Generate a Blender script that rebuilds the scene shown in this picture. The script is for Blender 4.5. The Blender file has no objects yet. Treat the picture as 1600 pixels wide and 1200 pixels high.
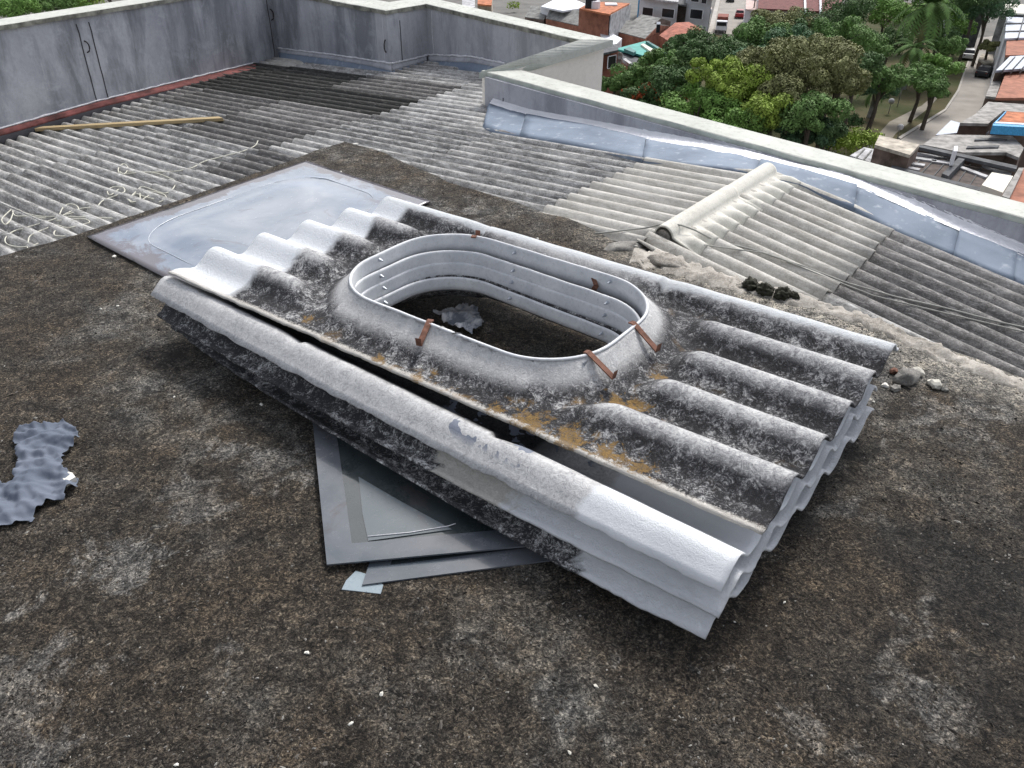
import bpy, bmesh, math, random
from mathutils import Vector, noise
random.seed(7)
rd = math.radians
sc = bpy.context.scene
C = sc.collection

# ------------------------------------------------------------------ camera, sky, sun, exposure
H = 1.37
F, PITCH, ROLL = 1250.0, rd(33.07), rd(0.5)
cam_d = bpy.data.cameras.new('camera'); cam = bpy.data.objects.new('camera', cam_d); C.objects.link(cam)
cam_d.sensor_width = 36; cam_d.lens = 36 * F / 1600; cam_d.clip_end = 3000; cam_d.clip_start = 0.05
cam.location = (0, 0, H)
from mathutils import Matrix
cam.matrix_world = Matrix.Translation((0, 0, H)) @ Matrix.Rotation(math.pi/2 - PITCH, 4, 'X') @ Matrix.Rotation(ROLL, 4, 'Z')
sc.camera = cam
sc.render.resolution_x, sc.render.resolution_y = 1024, 768

SUN_AZ, SUN_EL = rd(62), rd(50)      # azimuth measured from +X towards +Y
w = bpy.data.worlds.new('World'); sc.world = w; w.use_nodes = True
nt = w.node_tree; nt.nodes.clear()
sky = nt.nodes.new('ShaderNodeTexSky'); sky.sky_type = 'NISHITA'; sky.sun_disc = False
sky.sun_elevation = SUN_EL; sky.sun_rotation = math.pi/2 - SUN_AZ; sky.air_density = 1.0; sky.dust_density = 3.0
hs = nt.nodes.new('ShaderNodeHueSaturation'); hs.inputs['Saturation'].default_value = 0.27
nt.links.new(sky.outputs[0], hs.inputs['Color'])
tc = nt.nodes.new('ShaderNodeTexCoord'); nz = nt.nodes.new('ShaderNodeTexNoise'); nz.inputs['Scale'].default_value = 2.2
nz.inputs['Detail'].default_value = 6
nt.links.new(tc.outputs['Generated'], nz.inputs['Vector'])
cr = nt.nodes.new('ShaderNodeValToRGB'); cr.color_ramp.elements[0].position = .38; cr.color_ramp.elements[1].position = .62
cr.color_ramp.elements[0].color = (.80, .86, 1, 1); cr.color_ramp.elements[1].color = (1.25, 1.22, 1.18, 1)
nt.links.new(nz.outputs[0], cr.inputs[0])
mx = nt.nodes.new('ShaderNodeMix'); mx.data_type = 'RGBA'; mx.blend_type = 'MULTIPLY'; mx.inputs[0].default_value = 1
nt.links.new(hs.outputs[0], mx.inputs[6]); nt.links.new(cr.outputs[0], mx.inputs[7])
bg = nt.nodes.new('ShaderNodeBackground'); bg.inputs[1].default_value = 0.145
wo = nt.nodes.new('ShaderNodeOutputWorld')
nt.links.new(mx.outputs[2], bg.inputs[0]); nt.links.new(bg.outputs[0], wo.inputs[0])
sl = bpy.data.lights.new('sun', 'SUN'); sl.energy = 2.3; sl.angle = rd(14); sl.color = (1, .965, .92)
so = bpy.data.objects.new('sun', sl); C.objects.link(so)
sd = Vector((math.cos(SUN_AZ)*math.cos(SUN_EL), math.sin(SUN_AZ)*math.cos(SUN_EL), math.sin(SUN_EL)))
so.rotation_euler = sd.to_track_quat('Z', 'Y').to_euler(); so.location = (0, 0, 30)
sc.view_settings.view_transform = 'Standard'; sc.view_settings.look = 'None'
sc.view_settings.gamma = 1; sc.view_settings.use_curve_mapping = False
sc.view_settings.exposure = 0.50

# ------------------------------------------------------------------ survey helpers (photo ray -> world point on a real plane)
def ray(x, y):
    a = (x-800)/F; b = -(y-600)/F; c, s = math.cos(ROLL), math.sin(ROLL)
    a, b = a*c-b*s, a*s+b*c
    return Vector((a, math.cos(PITCH)+b*math.sin(PITCH), -math.sin(PITCH)+b*math.cos(PITCH)))
CAM = Vector((0, 0, H))
def at(x, y, z):
    r = ray(x, y); return CAM + r*((z-H)/r.z)
def on(x, y, P, N):
    r = ray(x, y); return CAM + r*((P-CAM).dot(N)/r.dot(N))

# ------------------------------------------------------------------ object helpers
def tag(o, label=None, cat=None, group=None, kind=None):
    if label: o['label'] = label
    if cat: o['category'] = cat
    if group: o['group'] = group
    if kind: o['kind'] = kind
    return o
def empty(name, loc=(0, 0, 0), rz=0):
    o = bpy.data.objects.new(name, None); C.objects.link(o); o.location = loc; o.rotation_euler = (0, 0, rz)
    o.empty_display_size = .1; return o
def obj(name, verts, faces, mat=None, parent=None, smooth=False, mats=None, mi=None):
    me = bpy.data.meshes.new(name); me.from_pydata([tuple(v) for v in verts], [], faces)
    if smooth: me.polygons.foreach_set('use_smooth', [True]*len(me.polygons))
    for m in (mats or ([mat] if mat else [])): me.materials.append(m)
    if mi: me.polygons.foreach_set('material_index', mi)
    me.update()
    o = bpy.data.objects.new(name, me); C.objects.link(o)
    if parent:
        o.parent = parent
        bpy_parent_fix(o, parent)
    return o
def bpy_parent_fix(o, p):
    # meshes are written in world space: undo every ancestor's transform
    m = Matrix.Identity(4); q = p; chain = []
    while q: chain.append(q); q = q.parent
    for q in reversed(chain): m = m @ q.matrix_parent_inverse @ q.matrix_basis
    o.matrix_parent_inverse = m.inverted()
def solid(o, t, off=-1):
    m = o.modifiers.new('thick', 'SOLIDIFY'); m.thickness = t; m.offset = off; return o
def bevel(o, wdt=.003, seg=1):
    m = o.modifiers.new('bev', 'BEVEL'); m.width = wdt; m.segments = seg; m.limit_method = 'ANGLE'; return o
class MB:
    def __init__(s): s.v = []; s.f = []
    def add(s, vs, fs):
        k = len(s.v); s.v += [tuple(v) for v in vs]; s.f += [tuple(i+k for i in f) for f in fs]
    def box(s, x0, x1, y0, y1, z0, z1, M=None):
        vs = [Vector((x, y, z)) for z in (z0, z1) for x, y in ((x0, y0), (x1, y0), (x1, y1), (x0, y1))]
        if M: vs = [M @ v for v in vs]
        s.add(vs, [(3,2,1,0), (4,5,6,7), (0,1,5,4), (1,2,6,5), (2,3,7,6), (3,0,4,7)])
    def prism(s, poly, z0, z1):
        n = len(poly); a = sum(poly[i][0]*poly[(i+1)%n][1]-poly[(i+1)%n][0]*poly[i][1] for i in range(n))
        if a < 0: poly = poly[::-1]
        zt = z1 if hasattr(z1, '__len__') else [z1]*n
        if a < 0 and hasattr(z1, '__len__'): zt = list(z1)[::-1]
        s.add([(p[0], p[1], z0) for p in poly]+[(p[0], p[1], zt[i]) for i, p in enumerate(poly)],
              [tuple(range(n))[::-1], tuple(range(n, 2*n))]+[(i, (i+1)%n, n+(i+1)%n, n+i) for i in range(n)])
    def tube(s, pts, r, n=6, cap=True):
        pts = [Vector(p) for p in pts]; k = len(s.v); rr = r if hasattr(r, '__len__') else [r]*len(pts)
        up = Vector((0, 0, 1))
        for i, p in enumerate(pts):
            t = (pts[min(i+1, len(pts)-1)]-pts[max(i-1, 0)]).normalized()
            u = t.cross(up if abs(t.z) < .95 else Vector((1, 0, 0))).normalized(); v = u.cross(t)
            for j in range(n):
                a = 2*math.pi*j/n; s.v.append(tuple(p+(u*math.cos(a)+v*math.sin(a))*rr[i]))
        for i in range(len(pts)-1):
            for j in range(n):
                s.f.append((k+i*n+j, k+i*n+(j+1)%n, k+(i+1)*n+(j+1)%n, k+(i+1)*n+j))
        if cap: s.f.append(tuple(k+j for j in range(n))[::-1]); s.f.append(tuple(k+(len(pts)-1)*n+j for j in range(n)))
    def build(s, name, mat, parent=None, smooth=False): return obj(name, s.v, s.f, mat, parent, smooth)
def sstep(a, b, x):
    t = max(0, min(1, (x-a)/(b-a))); return t*t*(3-2*t)
def lerp(a, b, t): return a+(b-a)*t
def nz3(x, y, z=0): return noise.noise(Vector((x, y, z)))
def interp(pts, x):
    if x <= pts[0][0]: return pts[0][1]
    for (a, b), (c, d) in zip(pts, pts[1:]):
        if x <= c: return lerp(b, d, (x-a)/(c-a))
    return pts[-1][1]

# ------------------------------------------------------------------ materials
class NM:
    def __init__(s, name, rough=.8, spec=.3, metal=0):
        s.m = bpy.data.materials.new(name); s.m.use_nodes = True; s.t = s.m.node_tree
        s.b = s.t.nodes['Principled BSDF']; s.b.inputs['Roughness'].default_value = rough
        s.b.inputs['Specular IOR Level'].default_value = spec; s.b.inputs['Metallic'].default_value = metal
        s.g = s.n('ShaderNodeNewGeometry').outputs['Position']; s.o = s.n('ShaderNodeTexCoord').outputs['Object']
    def n(s, t, **k):
        nd = s.t.nodes.new(t)
        for a, v in k.items(): setattr(nd, a, v)
        return nd
    def l(s, a, b): s.t.links.new(a, b)
    def val(s, x, sock):
        if hasattr(x, 'is_output'): s.l(x, sock)
        else: sock.default_value = x
    def mapv(s, vec, scale=(1, 1, 1), rot=(0, 0, 0), loc=(0, 0, 0)):
        m = s.n('ShaderNodeMapping'); s.l(vec, m.inputs[0]); m.inputs['Scale'].default_value = scale
        m.inputs['Rotation'].default_value = rot; m.inputs['Location'].default_value = loc; return m.outputs[0]
    def noise(s, scale, detail=4, rough=.6, dist=0, vec=None):
        x = s.n('ShaderNodeTexNoise'); s.l(vec or s.g, x.inputs['Vector']); x.inputs['Scale'].default_value = scale
        x.inputs['Detail'].default_value = detail; x.inputs['Roughness'].default_value = rough
        x.inputs['Distortion'].default_value = dist; return x.outputs[0]
    def vor(s, scale, feature='F1', vec=None, out=0):
        x = s.n('ShaderNodeTexVoronoi', feature=feature); s.l(vec or s.g, x.inputs['Vector']); x.inputs['Scale'].default_value = scale
        return x.outputs[out]
    def ramp(s, fac, stops, interp='LINEAR'):
        r = s.n('ShaderNodeValToRGB'); s.l(fac, r.inputs[0]); e = r.color_ramp.elements; r.color_ramp.interpolation = interp
        while len(e) < len(stops): e.new(.5)
        for i, (p, c) in enumerate(stops):
            e[i].position = p; e[i].color = (c, c, c, 1) if not hasattr(c, '__len__') else (*c, 1)
        return r.outputs[0]
    def mix(s, fac, a, b, mode='MIX'):
        x = s.n('ShaderNodeMix', data_type='RGBA', blend_type=mode)
        s.val(fac, x.inputs[0])
        for v, i in ((a, 6), (b, 7)):
            if hasattr(v, 'is_output'): s.l(v, x.inputs[i])
            else: x.inputs[i].default_value = (*v, 1)
        return x.outputs[2]
    def math(s, op, a, b=0.0, c=None, clamp=False):
        x = s.n('ShaderNodeMath', operation=op, use_clamp=clamp); s.val(a, x.inputs[0]); s.val(b, x.inputs[1])
        if c is not None: s.val(c, x.inputs[2])
        return x.outputs[0]
    def sep(s, vec):
        x = s.n('ShaderNodeSeparateXYZ'); s.l(vec, x.inputs[0]); return x.outputs
    def rnd(s): return s.n('ShaderNodeObjectInfo').outputs['Random']
    def col(s, c): s.val(c if hasattr(c, 'is_output') else (*c, 1), s.b.inputs['Base Color']); return s
    def bump(s, h, dist=.003, strength=1):
        x = s.n('ShaderNodeBump'); s.l(h, x.inputs['Height']); x.inputs['Distance'].default_value = dist
        x.inputs['Strength'].default_value = strength; s.l(x.outputs[0], s.b.inputs['Normal']); return s
    def rough(s, r): s.val(r, s.b.inputs['Roughness']); return s

def simple(name, c, rough=.7, metal=0, var=.25, scale=8, spec=.3):
    m = NM(name, rough, spec, metal); n = m.noise(scale, 5)
    lo = tuple(x*(1-var) for x in c); hi = tuple(min(1, x*(1+var)) for x in c)
    m.col(m.ramp(n, [(.3, lo), (.7, hi)])); return m.m

# mossy slab
def slab_mat():
    m = NM('mossy_concrete', .92, .25)
    big = m.noise(1.3, 5, .6, .3); mid = m.noise(6, 6, .65, .6); fine = m.noise(85, 6, .72, 1.8); grain = m.noise(190, 4, .7, 1.2)
    worm = m.noise(60, 3, .6, 3.2)
    base = m.ramp(fine, [(.32, (.008, .007, .006)), (.45, (.027, .0225, .018)), (.55, (.068, .058, .047)), (.66, (.165, .147, .12))])
    grey = m.ramp(fine, [(.30, (.03, .03, .03)), (.48, (.10, .10, .097)), (.66, (.30, .295, .28))])
    pale = m.math('MULTIPLY', m.ramp(big, [(.47, 0.), (.60, 1.)]), m.ramp(mid, [(.42, 0.), (.60, 1.)]))
    c = m.mix(m.math('MULTIPLY', pale, .85), base, grey)
    def spots(lst):
        acc = None
        for (x, y, rx, w_) in lst:      # real stains, surveyed on the slab
            P_ = at(x, y, 0); d = m.n('ShaderNodeVectorMath', operation='DISTANCE'); m.l(m.g, d.inputs[0]); d.inputs[1].default_value = tuple(P_)
            q = m.math('MULTIPLY', m.math('SUBTRACT', 1.0, m.math('DIVIDE', d.outputs[1], rx), None, True), w_)
            acc = q if acc is None else m.math('MAXIMUM', acc, q)
        return acc
    nm_ = m.noise(9, 6, .7, .5, m.mapv(m.g, loc=(2, 6, 3)))
    ps = m.math('MULTIPLY', spots([(420, 735, .16, 1), (300, 790, .17, 1), (190, 880, .15, 1), (350, 700, .12, .8), (30, 1080, .16, 1.1), (60, 1180, .14, 1.), (20, 960, .1, .7), (1330, 800, .13, .8), (1430, 940, .12, .7), (1250, 760, .1, .6), (1480, 1080, .2, .9), (1250, 1150, .14, .6), (660, 950, .07, .7), (1080, 1010, .09, .6), (700, 330, .35, .5), (1500, 640, .3, .8), (1330, 560, .25, .7)]), 1.6)
    pm = m.ramp(m.math('ADD', m.math('MULTIPLY', ps, .95), m.math('MULTIPLY', m.math('SUBTRACT', nm_, .5), 5.0)), [(.62, 0.), (1.0, 1.)])
    c = m.mix(m.math('MULTIPLY', pm, .6), c, m.ramp(fine, [(.32, (.04, .04, .04)), (.46, (.13, .13, .128)), (.62, (.34, .335, .325))]))
    ds = m.math('MULTIPLY', spots([(1440, 860, .20, 1.3), (1545, 930, .24, 1.4), (1580, 1090, .18, 1.3), (1250, 820, .12, .9), (1340, 700, .16, .8), (1380, 1000, .1, .7), (200, 640, .2, .5), (900, 1120, .2, .5), (60, 860, .1, .5), (1150, 1100, .15, .5)]), 1.5)
    dm = m.ramp(m.math('ADD', ds, m.math('MULTIPLY', m.math('SUBTRACT', m.noise(7, 6, .75, .5), .5), 3.)), [(.6, 0.), (.95, 1.)])
    c = m.mix(m.math('MULTIPLY', dm, .85), c, m.ramp(fine, [(.35, (.008, .008, .008)), (.7, (.05, .047, .043))]))
    # darker wet-looking growth patches
    dk = m.math('MULTIPLY', m.ramp(m.noise(2.1, 5, .6, .5, m.mapv(m.g, loc=(7, 3, 1))), [(.50, 0.), (.64, 1.)]), m.ramp(mid, [(.35, 1.), (.6, .35)]))
    c = m.mix(m.math('MULTIPLY', dk, .75), c, m.ramp(fine, [(.35, (.010, .010, .010)), (.7, (.045, .043, .04))]))
    brown = m.math('MULTIPLY', m.ramp(m.noise(3.2, 4, .6, 0, m.mapv(m.g, loc=(1, 9, 4))), [(.46, 0.), (.62, 1.)]), .5)
    c = m.mix(brown, c, m.mix(1.0, c, (1.14, 1.02, .88), 'MULTIPLY'))
    # worn pale band along the right-hand edge of the slab
    s_ = m.sep(m.g)
    d = m.math('ADD', m.math('MULTIPLY', s_[0], .679), m.math('MULTIPLY', s_[1], .734))      # distance across the slab
    e = m.math('ADD', d, m.math('MULTIPLY', m.math('SUBTRACT', mid, .5), .16))
    band = m.math('MULTIPLY', m.ramp(m.math('SUBTRACT', e, 2.0), [(.42, 0.), (.62, 1.)]), m.ramp(m.math('MULTIPLY', s_[0], .5), [(.10, 0.), (.30, 1.)]))
    c = m.mix(m.math('MULTIPLY', band, .8), c, m.ramp(fine, [(.3, (.11, .105, .095)), (.6, (.42, .40, .36))]))
    c = m.mix(1.0, c, m.ramp(m.noise(15, 6, .75, .8), [(.36, (.35, .35, .35)), (.50, (.90, .90, .90)), (.64, (1.5, 1.46, 1.38))]), 'MULTIPLY')
    c = m.mix(1.0, c, m.ramp(m.noise(46, 4, .7, 2.6, m.mapv(m.g, loc=(5, 5, 5))), [(.38, (.30, .29, .28)), (.50, (.95, .95, .95)), (.60, (1.9, 1.85, 1.75))]), 'MULTIPLY')
    # white specks of lime
    sp = m.ramp(m.vor(38), [(.055, 1.), (.09, 0.)]); spm = m.ramp(m.noise(9, 3, .6, 0, m.mapv(m.g, loc=(3, 5, 8))), [(.56, 0.), (.62, 1.)])
    c = m.mix(m.math('MULTIPLY', sp, spm), c, (.45, .43, .40))
    m.col(c); h = m.math('ADD', m.math('MULTIPLY', fine, .6), m.math('ADD', m.math('MULTIPLY', grain, .25), m.math('MULTIPLY', worm, .4)))
    m.bump(h, .014, 1.0); return m.m
M_slab = slab_mat()

# weathered fibre cement; own = strength of black lichen, base tone
def cement(name, dark=.5, tone=(.50, .50, .48), lo=(.06, .06, .063), rand=.25, soot=0.0, scale=1.0, moss=False, streak=0.0):
    m = NM(name, .85, .3)
    r = m.rnd()
    off = m.n('ShaderNodeVectorMath', operation='ADD'); m.l(m.g, off.inputs[0])
    cmb = m.n('ShaderNodeCombineXYZ'); m.l(m.math('MULTIPLY', r, 37.), cmb.inputs[0]); m.l(cmb.outputs[0], off.inputs[1])
    v = off.outputs[0]
    fine = m.noise(120*scale, 5, .75, 1.0, v); mid = m.noise(16*scale, 6, .7, .6, v); big = m.noise(3.0, 4, .6, 0, v)
    k = m.math('ADD', m.math('MULTIPLY', fine, .50), m.math('MULTIPLY', mid, .42)); k = m.math('ADD', k, m.math('MULTIPLY', big, .22))
    k = m.math('ADD', k, m.math('MULTIPLY', m.math('SUBTRACT', r, .5), rand*.28))
    c = m.ramp(k, [(.60-dark*.16-.10, tone), (.60-dark*.16+.02, tuple(lerp(a, b, .45) for a, b in zip(tone, lo))), (.74-dark*.16, lo)])
    c = m.mix(m.math('MULTIPLY', m.ramp(m.noise(260, 3, .7, .5, v), [(.35, 1.), (.6, 0.)]), .25), c, tuple(x*.35 for x in tone))
    if streak:
        sv = m.mapv(m.mapv(v, rot=(0, 0, rd(40.6))), (.10, 1, 1)); st = m.noise(30, 6, .75, .4, sv); st2 = m.noise(80, 5, .75, .3, m.mapv(m.mapv(v, rot=(0, 0, rd(40.6))), (.2, 1, 1)))
        c = m.mix(m.math('MULTIPLY', m.ramp(st, [(.46, 0.), (.60, 1.)]), streak), c, lo)
        c = m.mix(m.math('MULTIPLY', m.ramp(st2, [(.54, 0.), (.66, 1.)]), streak*.7), c, tuple(min(.8, x*1.35) for x in tone))
    if moss:
        mo = m.math('MULTIPLY', m.ramp(m.noise(7, 5, .6, .4, v), [(.58, 0.), (.66, 1.)]), .6)
        c = m.mix(mo, c, (.20, .13, .035))
    m.col(c); m.bump(m.math('ADD', fine, m.math('MULTIPLY', mid, .6)), .003*1/scale, .6)
    return m.m
M_roof_light = cement('roof_sheet_pale', .10, (.62, .60, .555), (.25, .235, .205), .4, streak=.5)
M_roof_mid = cement('roof_sheet_grey', .34, (.62, .61, .585), (.10, .098, .095), .35, streak=.75)
M_roof_dark = cement('roof_sheet_dark', .7, (.42, .405, .39), (.09, .086, .082), .5, streak=.7)
M_roof_black = cement('roof_sheet_mossy', 1.15, (.22, .215, .20), (.018, .018, .016), .4, streak=.5)
M_cap = cement('ridge_cement', -.25, (.66, .645, .58), (.36, .34, .29), .2)

def stack_mat(name, kind):
    # stack sheets: coordinates come from the sheet itself (object space: x along, y across)
    m = NM(name, .8, .35); v = m.o; s_ = m.sep(v)
    fine = m.noise(72, 5, .8, 1.8, v); mid = m.noise(20, 6, .72, 1.0, v); big = m.noise(4, 4, .6, .3, v)
    white = m.ramp(big, [(.3, (.62, .64, .66)), (.7, (.74, .755, .77))])
    k = m.math('ADD', m.math('MULTIPLY', fine, .55), m.math('ADD', m.math('MULTIPLY', mid, .4), m.math('MULTIPLY', big, .2)))
    lich = m.ramp(k, [(.435, (.62, .62, .605)), (.50, (.34, .34, .34)), (.545, (.10, .10, .105)), (.60, (.015, .015, .018))])
    if kind == 'top':
        # paler away from the hollows, with height on the crests and the collar
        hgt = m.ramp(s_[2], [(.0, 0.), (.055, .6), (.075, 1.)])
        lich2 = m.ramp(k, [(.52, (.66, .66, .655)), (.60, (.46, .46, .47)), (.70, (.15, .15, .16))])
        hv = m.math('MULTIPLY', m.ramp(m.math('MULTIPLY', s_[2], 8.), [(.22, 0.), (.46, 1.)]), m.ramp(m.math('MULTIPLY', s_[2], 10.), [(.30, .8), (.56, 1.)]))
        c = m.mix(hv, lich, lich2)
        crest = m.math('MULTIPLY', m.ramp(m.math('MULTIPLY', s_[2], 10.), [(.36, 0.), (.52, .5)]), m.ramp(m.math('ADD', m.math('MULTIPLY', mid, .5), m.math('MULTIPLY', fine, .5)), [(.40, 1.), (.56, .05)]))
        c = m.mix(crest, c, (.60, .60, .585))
        dc = m.n('ShaderNodeVectorMath', operation='DISTANCE'); sc_ = m.mapv(v, (1, 1.35, 0)); m.l(sc_, dc.inputs[0]); dc.inputs[1].default_value = (1.028, .59, 0)
        col_ = m.math('MULTIPLY', m.ramp(m.math('ADD', m.math('MULTIPLY', s_[2], 10.), m.math('MULTIPLY', m.math('SUBTRACT', mid, .5), .5)), [(.16, 0.), (.42, 1.)]), m.ramp(m.math('ADD', dc.outputs[1], m.math('MULTIPLY', m.math('SUBTRACT', mid, .5), .15)), [(.56, 1.), (.62, 0.)]))
        c = m.mix(m.math('MULTIPLY', col_, .82), c, m.ramp(m.math('ADD', m.math('MULTIPLY', fine, .6), m.math('MULTIPLY', big, .4)), [(.38, (.66, .66, .65)), (.55, (.50, .50, .50)), (.66, (.26, .26, .265))]))
        # clean white strip that used to lie under the next sheet
        e = m.math('ADD', s_[0], m.math('MULTIPLY', m.math('SUBTRACT', m.noise(14, 4, .6, 0, v), .5), .07))
        band = m.ramp(e, [(.285, 1.), (.315, 0.)])
        c = m.mix(band, c, (.74, .765, .79))
        # far rim strip
        e2 = m.math('ADD', s_[1], m.math('MULTIPLY', m.math('SUBTRACT', m.noise(18, 4, .6, 0, v), .5), .03))
        c = m.mix(m.ramp(e2, [(.832, 0.), (.842, .9)]), c, (.62, .645, .66))
        # near lip: pale and scuffed
        c = m.mix(m.ramp(m.math('ADD', s_[1], m.math('MULTIPLY', m.math('SUBTRACT', fine, .5), .05)), [(.010, .9), (.022, 0.)]), c, (.62, .59, .54))
        # ochre moss in the hollows near the collar and near lip
        mo = m.math('MULTIPLY', m.ramp(m.noise(11, 5, .65, .6, v), [(.55, 0.), (.63, 1.)]), m.ramp(m.math('MULTIPLY', s_[2], 10.), [(.04, 1.), (.12, 0.)]))
        mo = m.math('MULTIPLY', mo, m.math('MULTIPLY', m.ramp(m.math('MULTIPLY', s_[0], .5), [(.25, 0.), (.55, .9), (.80, .9), (.92, .1)]), m.ramp(s_[1], [(.25, 1.), (.40, .25)])))
        mo = m.math('MULTIPLY', mo, m.ramp(fine, [(.4, .3), (.6, 1.)]))
        c = m.mix(mo, c, (.26, .15, .035))
        acc = None
        for (mx_, my_, mr_) in ((1.58, .22, .09), (1.62, .24, .07), (1.45, .035, .10), (1.56, .03, .10), (1.66, .035, .09), (1.35, .02, .06), (1.60, .40, .05), (.62, .06, .05), (.95, .02, .05), (1.75, .04, .07)):
            d = m.n('ShaderNodeVectorMath', operation='DISTANCE'); m.l(m.mapv(v, (1, 1, 0)), d.inputs[0]); d.inputs[1].default_value = (mx_, my_, 0)
            q = m.math('SUBTRACT', 1.0, m.math('DIVIDE', d.outputs[1], mr_), None, True); acc = q if acc is None else m.math('MAXIMUM', acc, q)
        mk = m.ramp(m.math('ADD', acc, m.math('MULTIPLY', m.math('SUBTRACT', m.noise(38, 5, .75, .8, v), .5), 2.4)), [(.56, 0.), (.72, .8)])
        c = m.mix(m.math('MULTIPLY', mk, m.ramp(acc, [(.02, 0.), (.15, 1.)])), c, m.ramp(fine, [(.38, (.07, .042, .014)), (.60, (.30, .18, .05))]))
    elif kind == 'second':
        grey = m.ramp(m.math('ADD', m.math('MULTIPLY', fine, .7), m.math('MULTIPLY', mid, .3)), [(.40, (.58, .58, .575)), (.52, (.43, .43, .43)), (.64, (.25, .25, .26))])
        e = m.math('ADD', s_[0], m.math('MULTIPLY', m.math('SUBTRACT', m.noise(12, 4, .6, 0, v), .5), .08))
        c = m.mix(m.ramp(e, [(.0, 0.), (1., 0.)]), grey, white)
        e_r = m.math('SUBTRACT', e, 1.0)
        c = m.mix(m.ramp(e_r, [(.68, 0.), (.70, 1.)]), grey, white)
        # near-black colour in the hollow under the top sheet's lip
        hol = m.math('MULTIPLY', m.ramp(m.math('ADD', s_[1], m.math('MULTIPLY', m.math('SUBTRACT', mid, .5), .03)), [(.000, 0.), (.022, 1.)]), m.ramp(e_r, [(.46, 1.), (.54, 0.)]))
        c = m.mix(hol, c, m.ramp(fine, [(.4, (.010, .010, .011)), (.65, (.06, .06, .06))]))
        # flaked patches along the crest
        fl = m.math('MULTIPLY', m.ramp(m.noise(13, 3, .6, .4, m.mapv(v, loc=(.3, .1, 0))), [(.57, 0.), (.575, 1.)]), m.ramp(m.math('ABSOLUTE', m.math('SUBTRACT', e_r, .40)), [(.20, 1.), (.24, 0.)]))
        fl = m.math('MULTIPLY', fl, m.ramp(m.math('ADD', s_[1], .1), [(.055, 0.), (.07, 1.)]))
        c = m.mix(fl, c, (.17, .19, .235))
    elif kind == 'third':
        e = m.math('ADD', s_[0], m.math('MULTIPLY', m.math('SUBTRACT', m.noise(9, 5, .7, .3, v), .5), .25)); e_r = m.math('SUBTRACT', e, 1.0)
        dark = m.ramp(k, [(.47, (.72, .72, .70)), (.53, (.26, .26, .26)), (.585, (.035, .035, .037))])
        cream = m.ramp(fine, [(.3, (.40, .385, .34)), (.6, (.60, .58, .53))])
        c = m.mix(m.ramp(e_r, [(.26, 0.), (.28, 1.)]), dark, cream); c = m.mix(m.ramp(e_r, [(.50, 0.), (.53, 1.)]), c, white)
    elif kind == 'fourth':
        e = m.math('ADD', s_[0], m.math('MULTIPLY', m.math('SUBTRACT', m.noise(9, 5, .7, .3, v), .5), .25)); e_r = m.math('SUBTRACT', e, 1.0)
        dark = m.ramp(k, [(.47, (.72, .72, .70)), (.53, (.26, .26, .26)), (.585, (.035, .035, .037))])
        c = m.mix(m.ramp(e_r, [(.71, 0.), (.74, 1.)]), dark, white)
    m.col(c); m.bump(m.math('ADD', fine, m.math('MULTIPLY', mid, .8)), .009, .75 if kind in ('top', 'third', 'fourth') else .35)
    return m.m
M_s1, M_s2, M_s3, M_s4 = (stack_mat('skylight_cement_'+k, k) for k in ('top', 'second', 'third', 'fourth'))
def collar_mat():
    m = NM('collar_inner', .6, .4); n = m.noise(14, 5, .6); f = m.noise(90, 4, .7)
    c = m.ramp(n, [(.3, (.50, .52, .545)), (.7, (.66, .67, .68))]); c = m.mix(m.math('MULTIPLY', m.ramp(f, [(.52, 0.), (.68, 1.)]), .3), c, (.26, .26, .26)); c = m.mix(m.math('MULTIPLY', m.ramp(m.noise(9, 6, .75, .5), [(.58, 0.), (.70, 1.)]), .3), c, (.34, .33, .31))
    m.col(c); m.bump(f, .002, .4); return m.m
M_collar = collar_mat()
M_rust = simple('rust', (.155, .075, .052), .9, 0, .5, 60)
M_zinc = simple('zinc', (.40, .43, .47), .45, .7, .2, 60)

def wall_mat(name, a, b, c2, streak=True):
    m = NM(name, .85, .25); v = m.g
    n = m.noise(1.6, 6, .65, .6); st = m.noise(2.6, 6, .7, .3, m.mapv(v, (1, 1, .22))); f = m.noise(40, 5, .7); st2 = m.noise(7, 5, .7, .2, m.mapv(v, (1, 1, .12), loc=(3, 1, 0)))
    c = m.ramp(n, [(.32, a), (.68, b)])
    if streak:
        c = m.mix(m.math('MULTIPLY', m.ramp(st, [(.46, 0.), (.60, 1.)]), .75), c, c2)
        c = m.mix(m.math('MULTIPLY', m.ramp(st2, [(.56, 0.), (.7, 1.)]), .35), c, c2)
        c = m.mix(m.math('MULTIPLY', m.ramp(m.noise(5, 6, .75, .4, m.mapv(v, loc=(8, 2, 2))), [(.54, 0.), (.66, 1.)]), .5), c, (.45, .47, .50))
    c = m.mix(m.math('MULTIPLY', m.ramp(f, [(.45, 0.), (.7, 1.)]), .22), c, tuple(x*.6 for x in a))
    m.col(c); m.bump(m.math('ADD', f, n), .004, .35); return m.m
M_wall = wall_mat('grey_render', (.29, .30, .33), (.46, .47, .50), (.14, .148, .165))
M_wall2 = wall_mat('lilac_grey_render', (.35, .355, .385), (.46, .465, .49), (.22, .223, .245))
M_cream = wall_mat('cream_render', (.70, .655, .59), (.76, .72, .66), (.6, .56, .5), False)
def coping_mat(name='coping_paint', g=.25):
    m = NM(name, .75, .3); n = m.noise(3.5, 6, .7, .4); f = m.noise(28, 5, .7, .4)
    c = m.ramp(n, [(.3, (.38, .39, .355)), (.7, (.52, .53, .485))])
    c = m.mix(m.math('MULTIPLY', m.ramp(f, [(.52, 0.), (.68, 1.)]), g), c, (.17, .175, .14)); m.col(c); m.bump(f, .004, .4); return m.m
M_coping = coping_mat('coping_paint', .38); M_coping_old = coping_mat('coping_old', .75)
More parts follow.
